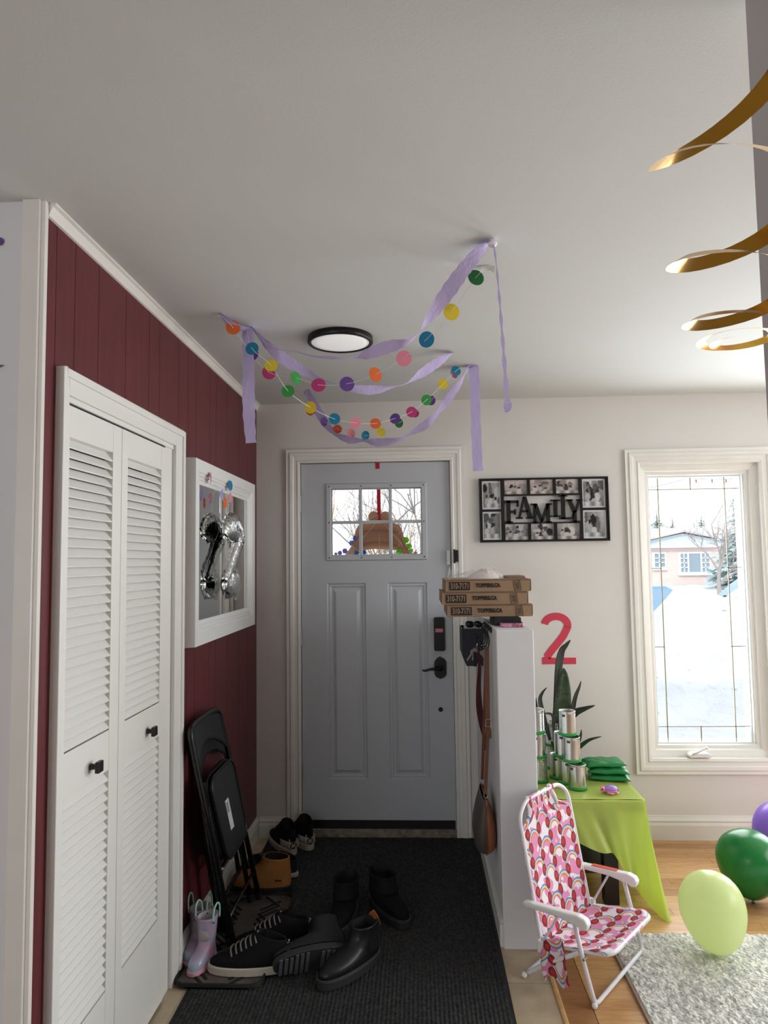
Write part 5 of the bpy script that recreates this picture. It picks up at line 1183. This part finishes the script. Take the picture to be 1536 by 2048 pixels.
for x0, x1, a, b in ((19.6, 21.6, .35, .85), (22.3, 26.8, .2, .9), (11.8, 14.6, .2, .8)):
    rows = []
    for i in range(13):
        k = i/12; e = math.sin(PI*k)**.5; rows.append([(lerp(x0, x1, k), lerp(HY+1.9, HY+5.7, lerp(a, b, .5+e*(s_-.5))), lerp(2.33, 3.79, lerp(a, b, .5+e*(s_-.5)))+.10*math.sin(PI*s_)+.01) for s_ in (0, .3, .7, 1)])
    MB().grid(rows).build('roof_snow', SNOW, t, smooth=True, fix=False)
def hwin(x0, x1, z0, z1, lights):
    f = MB().ring(x0+.08, x1-.08, z0+.08, z1-.08, [(.10, HY), (.10, HY-.10), (0, HY-.10), (0, HY-.02)], frontal).build('window', WTR, t)
    MB().box(x0+.08, x1-.08, HY-.04, HY-.02, z0+.08, z1-.08).build('window_glass', WGL, f)
    m = MB(); x = x0+.08; W_ = x1-x0-.16
    for fr, nx, nz in lights:
        w_ = W_*fr
        m.box(x-.05, x+.05, HY-.12, HY-.03, z0+.08, z1-.08)
        for i in range(1, nx): m.box(x+w_*i/nx-.03, x+w_*i/nx+.03, HY-.11, HY-.03, z0+.08, z1-.08)
        for j in range(1, nz): m.box(x, x+w_, HY-.11, HY-.03, lerp(z0+.08, z1-.08, j/nz)-.03, lerp(z0+.08, z1-.08, j/nz)+.03)
        x += w_
    m.box(x0-.05, x1+.05, HY-.2, HY, z0-.14, z0).build('glazing_bars', WTR, f)
hwin(17.85, 20.0, .42, 1.84, ((.28, 2, 4), (.44, 1, 1), (.28, 2, 4)))
hwin(16.1, 17.0, .80, 1.86, ((1, 2, 3),))
hwin(23.3, 24.4, .7, 1.7, ((1, 2, 2),))
t = thing('carport', (22.2, 43, 0), 'low grey shed with pale roof right of the brick house front', 'shed')
MB().box(21.0, 22.9, 42, 44, -.4, .95).build('wall', mat('shed_grey', (190, 196, 196), .8), t); MB().prism([(20.8, .95), (23.1, .95), (22.9, 1.15), (21.0, 1.15)], 41.8, 44.2).build('roof', WTR, t)
# shrubs and trees
BARK = mat('pale_bark', (164, 156, 152), .9); BARKL = mat('overexposed_twigs', (128, 122, 118), .9); TAW = mat('tawny_twigs', (176, 146, 108), .9)  # BARKL: grey twig colour stands in for overexposure by the daylight
def branch_tree(name, base, h, lab, mt, seed, levels=4, r0=.06, spread=.55, first=.35, mt2=None, up=.12):
    rnd = random.Random(seed); tw, tk = MB(), MB()
    def grow(p, d, L, r, lv):
        n = 4; pts = [p]; dd = d.copy()
        for i in range(n):
            dd = (dd+Vector((rnd.gauss(0, .12), rnd.gauss(0, .12), rnd.gauss(.03, .06)))).normalized(); pts.append(pts[-1]+dd*L/n)
        (tk if lv == levels else tw).tube(pts, [r*(1-.14*i) for i in range(n+1)], 6 if lv == levels else 4, caps=False)
        if lv == 0: return
        for k in range(rnd.choice((3, 4)) if lv < levels else 7):
            q = pts[rnd.choice((2, 3, 4)) if lv < levels else 1+k % 4]
            nd = (dd+Vector((rnd.gauss(0, spread), rnd.gauss(0, spread), rnd.gauss(up, spread*.7)))).normalized()
            grow(q, nd, L*rnd.uniform(.5, .75), r*.5, lv-1)
    grow(Vector(base), Vector((0, 0, 1)), h*.5, r0, levels)
    t = thing(name, base, lab, 'tree' if 'tree' in name else 'bush'); tk.build('trunk', mt, t, smooth=True, fix=False); o = tw.build('branches', mt2 or mt, t, fix=False)
branch_tree('bare_tree', (13.4, 28, -.3), 4.6, 'small bare tree in front of the right half of the brick house', BARK, 3, 4, .10, .6)
branch_tree('bare_bush', (-.55, 3.6, -.3), 3.0, 'bare twiggy bush seen through the left door panes', BARK, 8, 4, .045, .5, mt2=BARKL, up=.3)
branch_tree('bare_bush', (-.1, 4.3, -.3), 3.6, 'bare twiggy bush seen through the middle door panes', BARK, 9, 4, .045, .5, mt2=BARKL, up=.3)
branch_tree('bare_bush', (.45, 3.7, -.3), 3.3, 'bare twiggy bush seen through the right door panes', BARK, 12, 4, .045, .55, mt2=BARKL, up=.3)
branch_tree('bare_bush', (-.75, 2.6, -.3), 2.5, 'tawny dry bush low behind the left door panes', TAW, 14, 4, .03, .5, mt2=TAW, up=.3)
RB = mat('rusty_red_leaves', (222, 150, 144), .8)
t = thing('red_shrub', (19.9, 41.2, -.3), 'rusty red shrub beside the brick house window', 'bush'); m = MB(); rnd = random.Random(2)
for i in range(260):
    c = Vector((19.9+rnd.gauss(0, .40), 41.2+rnd.gauss(0, .2), 1.17+rnd.gauss(0, .27))); d1_ = Vector((rnd.uniform(-1, 1), rnd.uniform(-1, 1), rnd.uniform(-1, 1))).normalized(); d2_ = d1_.orthogonal(); m.add([c-d1_*.09, c+d2_*.05, c+d1_*.09, c-d2_*.05], [(0, 1, 2, 3)])
o = m.build('leaves', RB, t, fix=False); o['kind'] = 'stuff'; MB().tube([(19.9, 41.2, -.4), (19.9, 41.2, .9)], [.08, .04], 6).build('trunk', BARK, t)
EV = mat('hazy_evergreen', (150, 168, 160), .9); EV2 = mat('hazy_spruce', (176, 194, 196), .9)  # outdoor haze is mixed into both needle colours
def spruce(x, y_, zt, r, lab, mt, seed, z0=-.3):
    rnd = random.Random(seed); t = thing('evergreen_tree', (x, y_, z0), lab, 'tree', 'evergreens beyond the street'); m = MB(); h = zt-z0
    MB().tube([(x, y_, z0), (x, y_, zt)], [.09*r, .01], 6).build('trunk', BARK, t)
    for i in range(330):
        k = rnd.random()**.75; a = rnd.uniform(0, 2*PI); z = zt-h*k*.95; L = r*(k*.95+.05)*rnd.uniform(.6, 1.1); d = Vector((math.cos(a), math.sin(a), -.25)); p = Vector((x, y_, z)); s_ = Vector((-math.sin(a), math.cos(a), 0))
        for q_ in (0, .35, .7):
            e = p+d*L*q_; w_ = .20*L*(1.2-q_)+.05; m.add([e, e+d*L*.32+s_*w_-Vector((0, 0, .1*L)), e+d*L*.45, e+d*L*.32-s_*w_-Vector((0, 0, .1*L))], [(0, 1, 2, 3)])
    o = m.build('needles', mt, t, fix=False); o['kind'] = 'stuff'
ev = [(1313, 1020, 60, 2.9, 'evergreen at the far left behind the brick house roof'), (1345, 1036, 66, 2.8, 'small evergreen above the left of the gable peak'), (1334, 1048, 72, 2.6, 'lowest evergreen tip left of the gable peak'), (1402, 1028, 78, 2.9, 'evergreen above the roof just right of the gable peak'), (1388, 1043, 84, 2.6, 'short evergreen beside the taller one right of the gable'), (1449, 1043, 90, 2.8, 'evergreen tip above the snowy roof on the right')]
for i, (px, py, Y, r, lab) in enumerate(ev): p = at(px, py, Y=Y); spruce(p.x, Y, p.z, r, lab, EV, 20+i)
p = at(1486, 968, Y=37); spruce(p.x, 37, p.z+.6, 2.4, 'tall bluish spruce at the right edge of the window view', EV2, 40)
# light string under the eave
t = thing('light_string', (1.5, .55, 2.05), 'outdoor string of coloured bulbs across the window top', 'string lights')
P = [at(px, py, Y=.55) for px, py in ((1280, 962), (1298, 975), (1345, 965), (1380, 955), (1393, 957), (1425, 958), (1455, 958), (1490, 955), (1530, 958))]
MB().tube([(P[0].x, .55, H)]+spline([tuple(p) for p in P], 4)+[(P[-1].x, .55, H)], .0015, 5).build('wire', mat('green_wire', (70, 90, 84), .6), t)
for (px, c) in ((1392, (214, 40, 60)), (1424, (60, 150, 150)), (1452, (214, 40, 60))):
    a = at(px, 958, Y=.55); MB().tube([a, a-Vector((0, 0, .014)), a-Vector((0, 0, .030))], [.002, .0045, .0006], 8).build('bulb', mat('bulb_%d' % px, c, .3, transl=.4), t, smooth=True)
